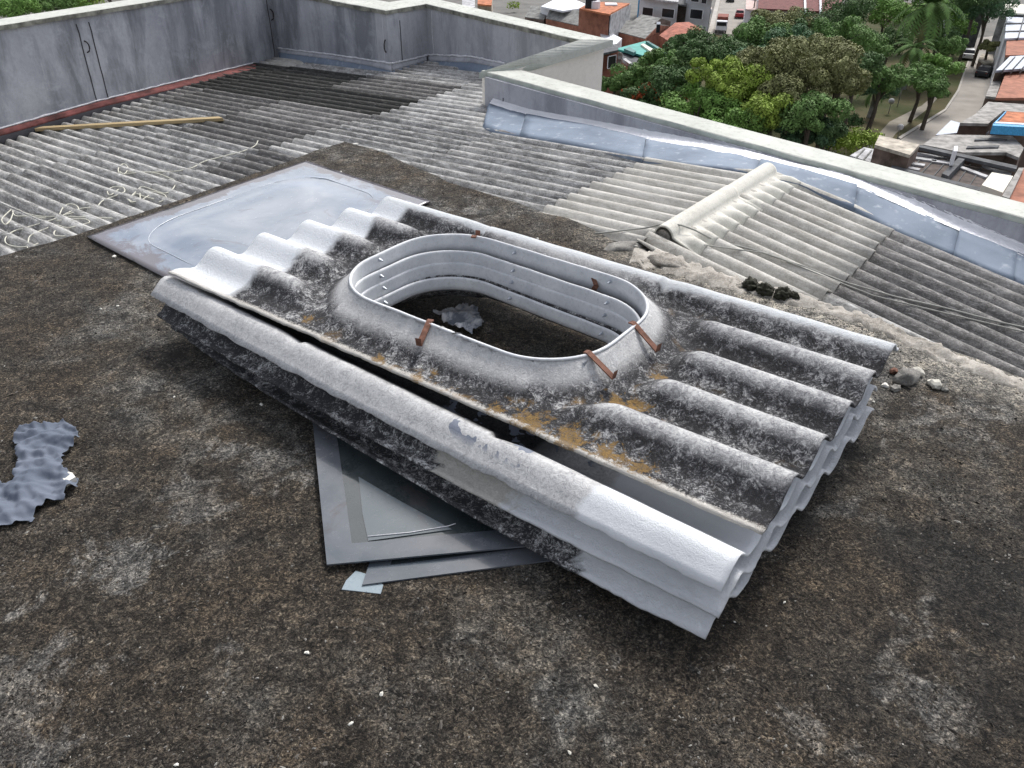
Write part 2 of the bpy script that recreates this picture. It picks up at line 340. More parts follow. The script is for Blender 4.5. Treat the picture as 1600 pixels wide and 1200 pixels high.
M_fascia = simple('coping_edge_grime', (.20, .20, .17), .85, 0, .6, 14)
M_fascia_c = simple('coping_edge', (.42, .45, .40), .8, 0, .25, 10)
def flash_mat():
    m = NM('blue_grey_flashing', .72, .25, 0); n = m.noise(3, 5, .6); st = m.noise(16, 4, .6, 0, m.mapv(m.g, (1, 1, .3))); f = m.noise(60, 4, .7)
    c = m.ramp(n, [(.3, (.12, .155, .205)), (.7, (.21, .255, .32))]); c = m.mix(m.math('MULTIPLY', m.ramp(st, [(.58, 0.), (.74, 1.)]), .35), c, (.6, .63, .66))
    m.col(c); m.bump(f, .002, .3); return m.m
M_flash = flash_mat()
def foil_mat():
    m = NM('silver_foil_tape', .38, .6, .25); a = m.noise(26, 4, .65, 1.2, m.mapv(m.g, (1, 1, 1.6)))
    m.col(m.ramp(m.noise(9, 4), [(.3, (.80, .80, .83)), (.7, (.93, .93, .95))])); m.bump(a, .02, .6); return m.m
M_foil = foil_mat()
M_red = simple('red_flashing', (.15, .050, .045), .8, 0, .7, 7)
M_seal = simple('white_sealant', (.62, .62, .64), .6, 0, .25, 20)
M_crack = simple('dark_joint', (.03, .03, .035), .9)
M_iron = simple('dark_iron', (.045, .04, .04), .6, .4, .4, 30)
def wood_mat():
    m = NM('plank_wood', .75, .3); n = m.noise(4, 5, .6, .6, m.mapv(m.o, (3, 50, 50)))
    m.col(m.ramp(n, [(.3, (.26, .19, .10)), (.7, (.46, .36, .20))])); m.bump(n, .002, .4); return m.m
M_wood = wood_mat()
M_rope = simple('rope', (.50, .49, .42), .85, 0, .2, 80)
M_cable = simple('grey_cable', (.27, .27, .25), .7, 0, .2, 30)
M_mortar = cement('mortar', .35, (.50, .47, .42), (.12, .105, .085), .2)
M_moss = simple('black_moss', (.035, .034, .024), .95, 0, .6, 60)
M_stone = simple('pale_stone', (.50, .48, .42), .85, 0, .25, 30)
M_stone2 = cement('concrete_lump', .5, (.36, .345, .31), (.10, .095, .09), .2)
M_chip = simple('white_chip', (.66, .64, .58), .8, 0, .15, 60)

# ------------------------------------------------------------------ town ground (setting), far below
ZG = -24.0
def G(x, y, z=ZG): return at(x, y, z)
M_grass = NM('park_ground', .95, .1)
M_grass.col(M_grass.mix(M_grass.ramp(M_grass.noise(.12, 5, .7), [(.42, 0.), (.6, 1.)]), (.085, .075, .04), (.045, .055, .02)))
M_grass = M_grass.m
M_town = simple('town_ground', (.13, .125, .115), .9, 0, .3, .3)
M_asph = simple('street_concrete', (.27, .25, .225), .9, 0, .18, .35)
M_path = simple('path_concrete', (.21, .19, .155), .9, 0, .2, .5)
M_pave = simple('pavement', (.36, .34, .31), .9, 0, .15, .4)
g = 1600
tag(obj('ground', [(-g, -g/2, ZG-.02), (g, -g/2, ZG-.02), (g, g*1.2, ZG-.02), (-g, g*1.2, ZG-.02)], [(0, 1, 2, 3)], M_town), kind='structure')
def flat(name, pix, mat, dz, thick=.0):
    P = [G(*q, ZG+dz) for q in pix]
    mb = MB(); mb.prism([(p.x, p.y) for p in P], ZG-.5, ZG+dz)
    return tag(mb.build(name, mat), kind='structure')
flat('park_ground', [(870, 260), (900, 60), (1110, 52), (1160, 60), (1300, 22), (1420, 4), (1520, 22), (1523, 62), (1514, 95), (1498, 140), (1478, 170), (1406, 214), (1340, 260), (1200, 300)], M_grass, .05)
flat('street', [(1123, -8), (1167, -8), (1161, 62), (1104, 62)], M_asph, .02)
flat('street', [(1521, 60), (1562, 55), (1575, 90), (1560, 130), (1528, 175), (1500, 205), (1470, 250), (1380, 262), (1404, 217), (1476, 173), (1497, 142), (1512, 97)], M_asph, .064)
flat('path', [(1340, 245), (1390, 190), (1440, 165), (1458, 150), (1466, 152), (1452, 168), (1400, 208), (1372, 245)], M_path, .066)
flat('pavement', [(1517, 84), (1526, 80), (1560, 82), (1566, 96), (1540, 112), (1527, 103)], M_pave, .2)
flat('kerb', [(1404, 214), (1407, 217), (1478.5, 172), (1499, 141), (1514, 96), (1512, 95), (1496, 140), (1476, 170)], M_pave, .17)
flat('pavement', [(1103, 62), (1111, 62), (1127, -8), (1121, -8)], M_pave, .15)
flat('pavement', [(1158, 62), (1172, 62), (1176, -8), (1166, -8)], M_pave, .15)

# ------------------------------------------------------------------ roof planes
R0 = Vector((0.63199, 3.24159, 0.0))
Dr = Vector((0.64993, 0.75856, 0.04675)); UL = Vector((-0.75496, 0.65146, -0.07508)); UR = Vector((0.75340, -0.63498, -0.17084))
NL = UL.cross(Dr); NL = NL if NL.z > 0 else -NL
NR = UR.cross(Dr); NR = NR if NR.z > 0 else -NR
NL.normalize(); NR.normalize()
PW = 0.09364            # wave spacing of the old roof sheets
def V2(v): return (v[0], v[1])
# wall plan lines (inner faces), from the copings
ZL, ZB, ZK5, ZR = .36, .31, .14, .05      # the side parapet falls slightly towards the near end
L0 = at(0, 48, ZL-.04); L1 = at(240, 9, ZL-.04); dL = (L1-L0).normalized()
def isect(P, d, Q, e):
    den = d.x*e.y-d.y*e.x; t = ((Q.x-P.x)*e.y-(Q.y-P.y)*e.x)/den; return P+d*t
K1 = isect(L0, dL, Vector((0, 0, 0)), ray(437, 102)); K1.z = 0
LW = L0 - dL*3.4
K2 = at(603, 22.5, ZB-.035); K3 = at(666, 12, ZB-.035); K4 = at(906, 62, ZB); K5 = at(757, 113, ZK5)
KR2 = at(1600, 340, ZR); kin3 = at(752, 110, ZK5); KR = kin3.lerp(KR2, .5); dR3 = (KR2-kin3); sR = dR3.z/math.hypot(dR3.x, dR3.y); dR = Vector((dR3.x, dR3.y, 0)).normalized(); RE = KR2+dR*2.4; ZRE = ZR+sR*2.4
flatz = lambda v: Vector((v.x, v.y, 0))
LW, K2, K3, K4, K5, KR, KR2, RE = map(flatz, (LW, K2, K3, K4, K5, KR, KR2, RE))
slabC = at(540, 221, 0)
slabL = [at(0, 400, 0), at(150, 357, 0), at(300, 306, 0), at(430, 259, 0), at(490, 237, 0)]
slabR = [at(600, 239, 0), at(700, 284, 0), at(790, 312, 0), at(880, 338, 0), at(985, 388, 0), at(1060, 408, 0), at(1130, 436, 0), at(1290, 478, 0), at(1420, 520, 0), at(1600, 592, 0)]
eL = (slabL[0]-slabL[-1]).normalized(); eR = (slabR[-1]-slabR[0]).normalized()
slab_back_L = slabL[0]+eL*4.5; slab_back_R = slabR[-1]+eR*3.0

flow = [(747, 198), (784, 211), (887, 228), (1012, 253), (1100, 262), (1153, 268), (1252, 289), (1317, 321), (1350, 338), (1397, 363), (1465, 392), (1600, 447), (1700, 497)]
oRp = Vector((-dR.y, dR.x, 0)); oRp = oRp if oRp.y > 0 else -oRp
FLp = [flatz(on(x, y, R0+(NL if x < 1200 else NR)*.022, NL if x < 1200 else NR))+oRp*.05 for x, y in flow]
ridge_far = isect(R0, Dr, FLp[5], FLp[6]-FLp[5])
polyL = [R0-Vector((.1, .0, 0))] + [v for v in slabR[:5]][::-1] + [slabC] + slabL[::-1] + [slab_back_L, slab_back_L+Vector((-4, 3, 0)), LW, K1, K2, K3, K4, K5] + FLp[:6] + [ridge_far]
# shrink the slab side a touch so that sheets tuck under the slab edge
polyL = [V2(v) for v in polyL]
polyR = [V2(v) for v in [R0-Vector((.1, .05, 0)), slabR[5], slabR[6], slabR[7], slabR[8], slabR[9], slab_back_R, FLp[-1]+dR*2.2] + FLp[:5:-1] + [ridge_far]]
def spans(poly, P, U):
    """intervals of t where P+tU (seen in plan) is inside poly"""
    ts = []; n = len(poly); dx, dy = U.x, U.y
    for i in range(n):
        ax, ay = poly[i]; bx, by = poly[(i+1) % n]; ex, ey = bx-ax, by-ay
        den = dx*ey-dy*ex
        if abs(den) < 1e-9: continue
        t = ((ax-P.x)*ey-(ay-P.y)*ex)/den; s = ((ax-P.x)*dy-(ay-P.y)*dx)/den
        if 0 <= s < 1: ts.append(t)
    ts.sort(); return [(ts[i], ts[i+1]) for i in range(0, len(ts)-1, 2)]
AMP = .0215
def wave(x): return AMP*(2*abs(math.cos(math.pi*x))**.95-1)
roofT = empty('corrugated_roof', R0)
tag(roofT, 'old corrugated fibre cement roof sloping away from the mossy slab on both sides of a ridge', 'roof')
roof_mats = dict(light=M_roof_light, mid=M_roof_mid, dark=M_roof_dark, black=M_roof_black)
def roof_side(poly, U, N, phase, rows, w0, w1, tone):
    col = 0; wv = w0
    while wv < w1:
        nw = 5; wa = (math.floor(w0/PW)+col*nw+phase+.0)*PW; wb = wa+nw*PW+PW*.35
        col += 1; wv = wb
        jit = random.uniform(-.02, .02)
        for ri, (ua, ub) in enumerate(rows):
            ua2, ub2 = ua-.06+jit, ub+jit+random.uniform(-.012, .012)
            lift = random.uniform(0, .006)
            ns = 10*nw+4; segs = 5
            vs = []; fs = []; prev = None; any_ = False
            for i in range(ns+1):
                wq = lerp(wa, wb, i/ns); P = R0+Dr*wq
                best = None
                for a, b in spans(poly, P, U):
                    a2, b2 = max(a-.03, ua2), min(b, ub2)
                    if b2-a2 > .01 and (best is None or b2-a2 > best[1]-best[0]): best = (a2, b2)
                if best is None: prev = None; continue
                k = len(vs)
                for j in range(segs+1):
                    u = lerp(best[0], best[1], j/segs)
                    h = wave(wq/PW-phase)+.003*nz3(wq*3, u*2, col*3.1+ri)
                    h += .009*(u-ua2)/(ub2-ua2)+lift - .002 + (.0035 if i > ns-6 else 0)     # lower end rides on the next sheet
                    vs.append(P+U*u+N*h)
                if prev is not None:
                    for j in range(segs): fs.append((prev+j, k+j, k+j+1, prev+j+1))
                prev = k; any_ = True
            if len(fs) < 8: continue
            cu = sum((v for v in vs), Vector())/len(vs)
            mt = tone(cu, ri, col)
            o = obj('roof_sheet', vs, fs, roof_mats[mt], roofT, True); solid(o, .005)
def toneL(c, ri, col):
    w_ = (c-R0).dot(Dr); u_ = (c-R0).dot(UL)
    if ri == 0: return 'light'
    if .75 < w_ < 1.95 and u_ > 2.9: return 'black' if random.random() < .6 else 'dark'
    if .4 < w_ <= .75 and u_ > 3.4: return 'dark'
    if w_ > 1.9: return random.choice(['light', 'mid', 'mid'])
    r = random.random()
    return 'mid' if r < .88 else 'dark'
def toneR(c, ri, col):
    if ri == 0: return 'light'
    return 'dark' if random.random() < .8 else 'mid'
rowsL = [(0.0, .66), (.66, 1.81)] + [(1.81+1.15*i, 1.81+1.15*(i+1)) for i in range(5)]
roof_side(polyL, UL, NL, .6, rowsL, -5.2, 5.5, toneL)
rowsR = [(0.0, .70), (.70, 1.85), (1.85, 3.0), (3.0, 4.2)]
roof_side(polyR, UR, NR, .95, rowsR, -3.6, 1.5, toneR)

# ridge cap: two overlapping pieces, roll + fluted right wing
ridge = empty('ridge_cap', R0)
tag(ridge, 'cream cement ridge capping with a rounded roll and fluted skirt over the roof ridge', 'ridge cap')
WR = (ridge_far-R0).length/math.hypot(Dr.x, Dr.y)*math.hypot(Dr.x, Dr.y)*1.0+.01
def ridge_piece(wa, wb, lift, name):
    ts = [-.062, -.052, -.044, -.041, -.034, -.024, -.012, 0.0001, .012, .024, .034, .041, .045, .06, .08, .10, .12, .14, .16, .178]
    n = int((wb-wa)/PW*12); vs = []; fs = []
    for i in range(n+1):
        wq = lerp(wa, wb, i/n)
        for t in ts:
            right = t > 0; U, N, ph = (UR, NR, .95) if right else (UL, NL, .6); u = abs(t)
            amp = AMP*sstep(.045, .15, u) if right else 0
            h = amp/AMP*wave(wq/PW-ph) + .012+.010*(1-sstep(.1, .18, u)) + lift
            roll = .034*math.sqrt(max(0, 1-(u/.044)**2)) if u < .044 else 0
            P = R0+Dr*wq+U*u+N*h; P.z += roll + .004*(1-sstep(.03, .08, u))
            vs.append(P)
        if i:
            m_ = len(ts)
            for j in range(m_-1): fs.append(((i-1)*m_+j, i*m_+j, i*m_+j+1, (i-1)*m_+j+1))
    o = obj('cap_piece', vs, [f[::-1] for f in fs], M_cap, ridge, True); solid(o, .007); return o
ridge_piece(.03, .62, .004, 'a'); ridge_piece(.58, WR, .0, 'b')
mb = MB(); 
for k in range(7):
    a = math.pi*k/6
P = R0+Dr*.034
mb.add([P+UL*.034+Vector((0, 0, -.01))]+[P+(UR*(-math.cos(math.pi*k/8))*.034)+Vector((0, 0, .012+.030*math.sin(math.pi*k/8))) for k in range(9)]+[P+UR*.034+Vector((0, 0, -.01))], [tuple(range(11))])
mb.build('mortar_plug', M_mortar, ridge)

# ------------------------------------------------------------------ slab
def slab():
    out = [V2(slab_back_L)]+[V2(v) for v in slabL]+[V2(slabC)]+[V2(v) for v in slabR]+[V2(slab_back_R), (slab_back_R.x-.5, -2.0), (slab_back_L.x, -2.0)]
    # densified jagged outline, then grid triangulation through bmesh
    pts = []
    n = len(out)
    for i in range(n):
        a = Vector(out[i]); b = Vector(out[(i+1) % n]); L = (b-a).length; visible = 0 <= i <= 16
        k = max(1, int(L/.03)) if visible else max(1, int(L/.3))
        nrm = Vector((-(b-a).y, (b-a).x)).normalized()
        for j in range(k):
            p = a.lerp(b, j/k)
            if visible: p = p+nrm*(.014*nz3(p.x*9, p.y*9)+.022*nz3(p.x*2.5, p.y*2.5, 4)+.006*nz3(p.x*40, p.y*40))
            pts.append(p)
    bm = bmesh.new(); vs = [bm.verts.new((p.x, p.y, 0)) for p in pts]; bm.faces.new(vs)
    bmesh.ops.triangulate(bm, faces=bm.faces[:])
    lo = (min(p.x for p in pts), min(p.y for p in pts)); hi = (max(p.x for p in pts), max(p.y for p in pts))
    # cut into a grid for displacement
    x = max(lo[0], -3.2)
    step = .045
    while x < min(hi[0], 2.6):
        bmesh.ops.bisect_plane(bm, geom=bm.verts[:]+bm.edges[:]+bm.faces[:], plane_co=(x, 0, 0), plane_no=(1, 0, 0)); x += step
    y = .5
    while y < hi[1]:
        bmesh.ops.bisect_plane(bm, geom=bm.verts[:]+bm.edges[:]+bm.faces[:], plane_co=(0, y, 0), plane_no=(0, 1, 0)); y += step
    be = [e for e in bm.edges if len(e.link_faces) == 1]
    for v in bm.verts: v.co.z = .006*nz3(v.co.x*1.3, v.co.y*1.3)+.005*nz3(v.co.x*6, v.co.y*6, 2)
    r = bmesh.ops.extrude_edge_only(bm, edges=be)
    for v in r['geom']:
        if isinstance(v, bmesh.types.BMVert): v.co.z = -.55
    bm.normal_update()
    for f in bm.faces:
        if abs(f.normal.z) > .5: f.smooth = True
    me = bpy.data.meshes.new('roof_slab'); bm.to_mesh(me); bm.free(); me.materials.append(M_slab)
    o = bpy.data.objects.new('roof_slab', me); C.objects.link(o); tag(o, kind='structure')
    me.calc_loop_triangles()
    if me.polygons[0].normal.z < 0: me.flip_normals()
slab()
def inside(poly, x, y):
    r = False; n = len(poly)
    for i in range(n):
        ax, ay = poly[i]; bx, by = poly[(i+1) % n]
        if (ay > y) != (by > y) and x < (bx-ax)*(y-ay)/(by-ay)+ax: r = not r
    return r
slab_poly = [V2(slab_back_L)]+[V2(v) for v in slabL]+[V2(slabC)]+[V2(v) for v in slabR]+[V2(slab_back_R), (2, -1), (-4, -1)]
def slab_z(x, y): return .006*nz3(x*1.3, y*1.3)+.005*nz3(x*6, y*6, 2)
# crumbs, moss tufts and flakes lying over the slab: countless, one object of stuff
def crumbs():
    vs = []; fs = []; mi = []
    rng = random.Random(3)
    N = 62000
    tries = 0; cnt = 0
    while cnt < N and tries < N*6:
        tries += 1
        # denser near the camera
        y = .55+(rng.random()**1.7)*4.1; x = rng.uniform(-1, 1)*(.75+y*.62)
        if not inside(slab_poly, x, y): continue
        dens = .55+.9*nz3(x*3, y*3, 7)+.5*nz3(x*11, y*11, 3)
        if rng.random() > dens: continue
        s = rng.uniform(.0010, .0029)*(1 if rng.random() < .97 else 1.8)*(1+.12*y)
        z = slab_z(x, y)-.0005; k = len(vs); a0 = rng.random()*6.28
        el = rng.uniform(1, 2.4)
        ca, sa = math.cos(a0), math.sin(a0)
        for j in range(5):
            a = j*1.2566+rng.uniform(-.4, .4); r_ = s*rng.uniform(.6, 1.2); px, py = math.cos(a)*r_*el, math.sin(a)*r_
            vs.append((x+px*ca-py*sa, y+px*sa+py*ca, z))
        vs.append((x+rng.uniform(-.3, .3)*s, y+rng.uniform(-.3, .3)*s, z+s*rng.uniform(.4, 1.1)))
        fs += [(k+j, k+(j+1) % 5, k+5) for j in range(5)]
        m = rng.random(); m = 0 if m < .46 else (1 if m < .80 else (2 if m < .965 else 3)); mi += [m]*5
        cnt += 1
    mats = [simple('crumb_dark', (.015, .013, .011), .95), simple('crumb_brown', (.058, .047, .035), .95), simple('crumb_grey', (.10, .09, .078), .95), simple('crumb_pale', (.22, .21, .19), .9)]
    tag(obj('moss_crumbs', vs, fs, mats=mats, mi=mi), 'dry moss crumbs and grit covering the dark slab', 'grit', kind='stuff')
crumbs()

# ------------------------------------------------------------------ parapet walls
def wall_piece(name, P, Q, zt0, zt1, zb, th, out, cop_w, label, mat=M_wall, cmat=M_coping, fmat=M_fascia, over=.03, seam=None, zt0o=None):
    """P,Q plan points of the inner face; out = unit normal pointing away from the roof"""
    t = empty(name, (P+Q)/2); tag(t, label, 'parapet wall')
    n = 24; vs = []; 
    mb = MB()
    mb.add([P+Vector((0, 0, zb)), Q+Vector((0, 0, zb)), Q+out*th+Vector((0, 0, zb)), P+out*th+Vector((0, 0, zb)),
            P+Vector((0, 0, zt0-.035)), Q+Vector((0, 0, zt1-.035)), Q+out*th+Vector((0, 0, zt1-.035)), P+out*th+Vector((0, 0, zt0-.035))],
           [(0,1,5,4), (1,2,6,5), (2,3,7,6), (3,0,4,7), (4,5,6,7), (3,2,1,0)])
    mb.build('wall_body', mat, t)
    return t
def coping_strip(name, inner, outer, zs, mat, fm, parent, drop=.035, jag=.003, uneven=None):
    """one mitred coping length: inner/outer plan end points, zs top heights at the two ends"""
    a0, a1 = inner; b0, b1 = outer; n = max(4, int((a1-a0).length/.06)); vs = []; fs = []; mi = []
    for i in range(n+1):
        t = i/n; z = lerp(zs[0], zs[1], t); p = a0.lerp(a1, t); q = b0.lerp(b1, t); o_ = (q-p).normalized()
        j1 = jag*nz3(p.x*7, p.y*7, 1)*2; j2 = jag*nz3(p.x*7, p.y*7, 9)*2
        dd = drop+.012*max(0, nz3(p.x*4, p.y*4, 5)) if fm is not M_fascia_c else drop
        vs += [p-o_*j1+Vector((0, 0, z-dd)), p-o_*j1+Vector((0, 0, z-.004)), p+o_*.006+Vector((0, 0, z)), q-o_*.006+Vector((0, 0, z+.002)), q+o_*j2+Vector((0, 0, z-.004)), q+o_*j2+Vector((0, 0, z-drop))]
        if i:
            k = (i-1)*6
            for j in range(5): fs.append((k+j, k+j+1, k+6+j+1, k+6+j)); mi.append(1 if j in (0,) else 0)
            fs.append((k+5, k, k+6, k+11)); mi.append(1)
    fs.append((0, 5, 4, 3, 2, 1)); mi.append(0); m_ = n*6; fs.append(tuple(m_+j for j in range(6))); mi.append(0)
    o = obj(name, vs, [f[::-1] for f in fs], mats=[mat, fm], mi=mi, parent=parent)
    return o
def nrm(d): d = Vector((d.x, d.y, 0)).normalized(); return Vector((-d.y, d.x, 0))
Z = Vector((0, 0, 1))
oL = nrm(dL)                                   # away from the roof (left)
if oL.x > 0: oL = -oL
dB1 = (K2-K1).normalized(); oB1 = nrm(dB1); oB1 = oB1 if oB1.y > 0 else -oB1
dB2 = (K3-K2).normalized(); oB2 = nrm(dB2); oB2 = oB2 if oB2.x < 0 else -oB2
dB3 = (K4-K3).normalized(); oB3 = nrm(dB3); oB3 = oB3 if oB3.y > 0 else -oB3
K4o = flatz(at(958, 63, ZB)); K5o = flatz(at(807.5, 108, ZK5)); KRo2 = flatz(at(1600, 318, ZR)); dRo = (KRo2-K5o).normalized(); KRo = K5o.lerp(KRo2, .3); REo = KRo2+dRo*2.4
wL = wall_piece('parapet_wall', LW, K1, ZL, ZL, -1.2, .14, oL, .1, 'long stained grey parapet wall on the left with two vertical joints and a hook')
cw = (flatz(at(0, 28.5, ZL))-flatz(at(0, 38, ZL))).dot(oL); cw = max(.10, min(.2, cw))
c_in0, c_in1 = LW-oL*.02, K1-oL*.02
coping_strip('coping', (c_in0, c_in1), (LW+oL*(cw+.02), K1+oL*(cw+.02)), (ZL, ZL), M_coping, M_fascia, wL)
wB1 = wall_piece('parapet_wall', K1+dB1*.0, K2-dB1*.002, ZB, ZB, -1.2, .14, oB1, .1, 'back parapet wall between the left corner and the jutting corner, pale stained')
K1i = K1-oB1*.02-oL*.02
t1 = isect(K1+oB1*.30, dB1, K3+oB2*.30, dB2)
coping_strip('coping', (K1i, K2-oB1*.02-oB2*.02), (K1+oB1*.3, t1), (ZB, ZB), M_coping_old, M_fascia, wB1)
wB2 = wall_piece('parapet_wall', K2+dB2*.002, K3, ZB, ZB, -1.2, .14, oB2, .1, 'short lilac grey return wall between the two back corners', M_wall2)
t2 = isect(K3+oB3*.22, dB3, K3+oB2*.30, dB2)
K3i = K3-oB2*.02-oB3*.02
coping_strip('coping', (K2-oB1*.02-oB2*.02, K3i), (t1, t2), (ZB+.0005, ZB+.0005), M_coping_old, M_fascia, wB2)
wB3 = wall_piece('parapet_wall', K3, K4-dB3*.02, ZB, ZB, -1.2, .14, oB3, .1, 'far lilac grey parapet wall running down to the outer corner', M_wall2)
coping_strip('coping', (K3i, K4-oB3*.0), (t2, K4o), (ZB+.001, ZB+.001), M_coping_old, M_fascia, wB3)
# return wall M (outer corner back to the roof corner) : cream outside
dM = (K5-K4).normalized(); oM = nrm(dM); oM = oM if oM.x > 0 else -oM
wM = empty('parapet_wall', (K4+K5)/2); tag(wM, 'diagonal parapet with cream painted outer face and broad pale coping', 'parapet wall')
mb = MB(); a_, b_ = K4-dM*.20, K5+dM*.0
th = (K5o-K5).dot(oM)
mb.add([a_+Z*-24, b_+Z*-24, b_+oM*(th-.03)+Z*-24, a_+oM*(th-.03)+Z*-24, a_+Z*(ZB-.04), b_+Z*(ZK5-.04), b_+oM*(th-.03)+Z*(ZK5-.04), a_+oM*(th-.03)+Z*(ZB-.04)], [(0,1,5,4), (1,2,6,5), (2,3,7,6), (3,0,4,7), (4,5,6,7), (3,2,1,0)])
mb.build('wall_body', M_cream, wM)
coping_strip('coping', (K5-oM*.02+dM*.03, K4-oM*.0), (K5o, K4o), (ZK5, ZB+.0015), M_coping, M_fascia_c, wM, .042)
# right-hand parapet
oR = nrm(dR); oR = oR if oR.y > 0 else -oR
wR = empty('parapet_wall', KR); tag(wR, 'long low parapet on the right with pale weathered coping above the silver tape', 'parapet wall')
thR = (KRo-K5).dot(oR); mb = MB()
A_, B_ = K5+oM*.005, RE
mb.add([A_+Z*-24, B_+Z*-24, B_+oR*(thR-.03)+Z*-24, A_+oR*(thR-.03)+Z*-24, A_+Z*(ZK5-.03), B_+Z*(ZRE-.03), B_+oR*(thR-.03)+Z*(ZRE-.03), A_+oR*(thR-.03)+Z*(ZK5-.03)], [(0,1,5,4), (1,2,6,5), (2,3,7,6), (3,0,4,7), (4,5,6,7), (3,2,1,0)])
mb.build('wall_body', M_wall2, wR)
kin = flatz(kin3)
coping_strip('coping', (kin, KR2+dR*2.4), (K5o, REo), (ZK5+.0005, ZRE), M_coping, M_fascia_c, wR, .04)
# building body below everything (keeps the drop behind the parapets solid)
body = [V2(v) for v in (LW+oL*.1, K1+oL*.1+oB1*.1, K2+oB1*.1, K3+oB3*.1, K4+oB3*.1, K4, K5, K5+oR*.1, RE+oR*.05)]+[(RE.x, -3), (LW.x, -3)]
mb = MB(); mb.prism(body, ZG, -1.1); tag(mb.build('building', M_cream), 'tall cream rendered building under the roof', 'building')

# wall joints, hooks
def vgroove(wallobj, P, zt, zb, out, wdt=.012, mat=M_crack):
    mb = MB(); n = 10; d = Vector((out.y, -out.x, 0)); pl = []
    for i in range(n+1):
        z = lerp(zt, zb, i/n); c = P-out*.003+d*(.010*nz3(z*6, P.x*3)); w_ = .65*wdt*(.5+.5*abs(nz3(z*9, P.x, 3))+.2)
        pl += [c-d*w_/2+Z*z, c+d*w_/2+Z*z]
    mb.add(pl, [(2*i, 2*i+1, 2*i+3, 2*i+2) for i in range(n)]); o = mb.build('wall_joint', mat, wallobj); solid(o, .004, 0)
def along(P, d, x): return P+d*x
def wall_point(px, py, P, out):           # point on a vertical wall face
    return on(px, py, P, out)
for px, py in ((125, 60), (145, 60), (419, 20), (428, 20)):
    q = flatz(wall_point(px, py, LW, oL)); vgroove(wL, q, ZL-.08, -.40, oL, .012 if px < 300 else .008, M_crack if px in (125, 145, 419) else M_seal)
q = flatz(wall_point(626, 60, K2, oB2)); vgroove(wB2, q, ZB-.10, -.12, oB2, .008)
q = flatz(wall_point(676, 50, K3, oB3)); vgroove(wB3, q, ZB-.05, -.1, oB3, .006, M_seal)
q = flatz(wall_point(600, 60, K2, oB1)); vgroove(wB1, q, ZB-.05, -.1, oB1, .006, M_seal)
q = flatz(wall_point(787, 140, K5, oR)); vgroove(wR, q, ZR-.05, -.05, oR, .01)
def hook(px, py, P, out, label, h=.075):
    c = wall_point(px, py, P, out); d = Vector((out.y, -out.x, 0)); mb = MB()
    pts = [c-out*.0+Z*h/2, c-out*.03+Z*h/2]+[c-out*(.03+.012*math.sin(a))+d*.004*a+Z*(h/2*math.cos(a)) for a in [k*math.pi/6 for k in range(1, 6)]]+[c-out*.03-Z*h/2, c-Z*h/2]
    pts = [c+Z*h/2+out*.01]+[c-out*.028*math.sin(a)+d*.012*math.sin(a)+Z*(h/2*math.cos(a)) for a in [k*math.pi/8 for k in range(9)]]+[c-Z*h/2+out*.01]
    mb.tube(pts, .0055, 6); o = mb.build('wall_hook', M_iron, None, True); tag(o, label, 'hook')
hook(134, 73, LW, oL, 'dark iron hook between the two joints of the left wall', .085)
hook(423, 23, LW, oL, 'dark iron ring hook at the left end of the back corner', .10)
hook(603, 72, K2, oB1, 'dark iron ring on the jutting corner of the back wall', .10)
# grime runs / lime drips on back wall as small relief blobs
# ------------------------------------------------------------------ flashings
# red flashing along the left wall
def strip_on(name, top, bot, mat, parent, th=.003, n=60, wob=.004):
    vs = []; fs = []
    for i in range(n+1):
        t = i/n; a = interp_pts(top, t); b = interp_pts(bot, t)
        for j in range(4):
            p = a.lerp(b, j/3); p = p+Vector((0, 0, wob*nz3(t*25, j*1.7, len(name)))); vs.append(p)
        if i:
            for j in range(3): k = (i-1)*4+j; fs.append((k, k+4, k+5, k+1))
    o = obj(name, vs, fs, mat, parent, True); solid(o, th, 0); return o
def interp_pts(pts, t):
    L = [0]
    for a, b in zip(pts, pts[1:]): L.append(L[-1]+(b-a).length)
    x = t*L[-1]
    for i in range(len(pts)-1):
        if x <= L[i+1] or i == len(pts)-2: return pts[i].lerp(pts[i+1], (x-L[i])/max(1e-9, L[i+1]-L[i]))
def nearest(x, y, *pl):
    r_ = ray(x, y); return CAM+r_*min((P-CAM).dot(N)/r_.dot(N) for P, N in pl)
red = empty('red_flashing', (-3, 7, -.4)); tag(red, 'rusty red painted metal flashing strip along the foot of the left wall', 'flashing')
tp = [on(q[0], q[1], LW-oL*.015, oL) for q in ((-200, 262), (0, 203), (150, 160), (300, 123), (400, 99))]
bt = [nearest(q[0], q[1], (LW-oL*.04, oL), (R0+NL*.02, NL)) for q in ((-200, 272), (0, 213), (150, 170), (300, 132), (400, 107))]
strip_on('strip', tp, bt, M_red, red)
strip_on('backing', bt, [p-Z*.2 for p in bt], M_crack, red)
tp2 = [p+oL*.012+Z*.006 for p in tp]; mb = MB(); mb.tube([interp_pts(tp2, i/70)+Vector((0, 0, .006*nz3(i*.9, 2))) for i in range(71)], [.006+.005*abs(nz3(i*.7, 5)) for i in range(71)], 6); mb.build('sealant_bead', M_seal, red, True)
bf = empty('back_flashing', (-1, 7.6, -.1)); tag(bf, 'blue grey metal flashing around the jutting back corner with white sealant on top', 'flashing')
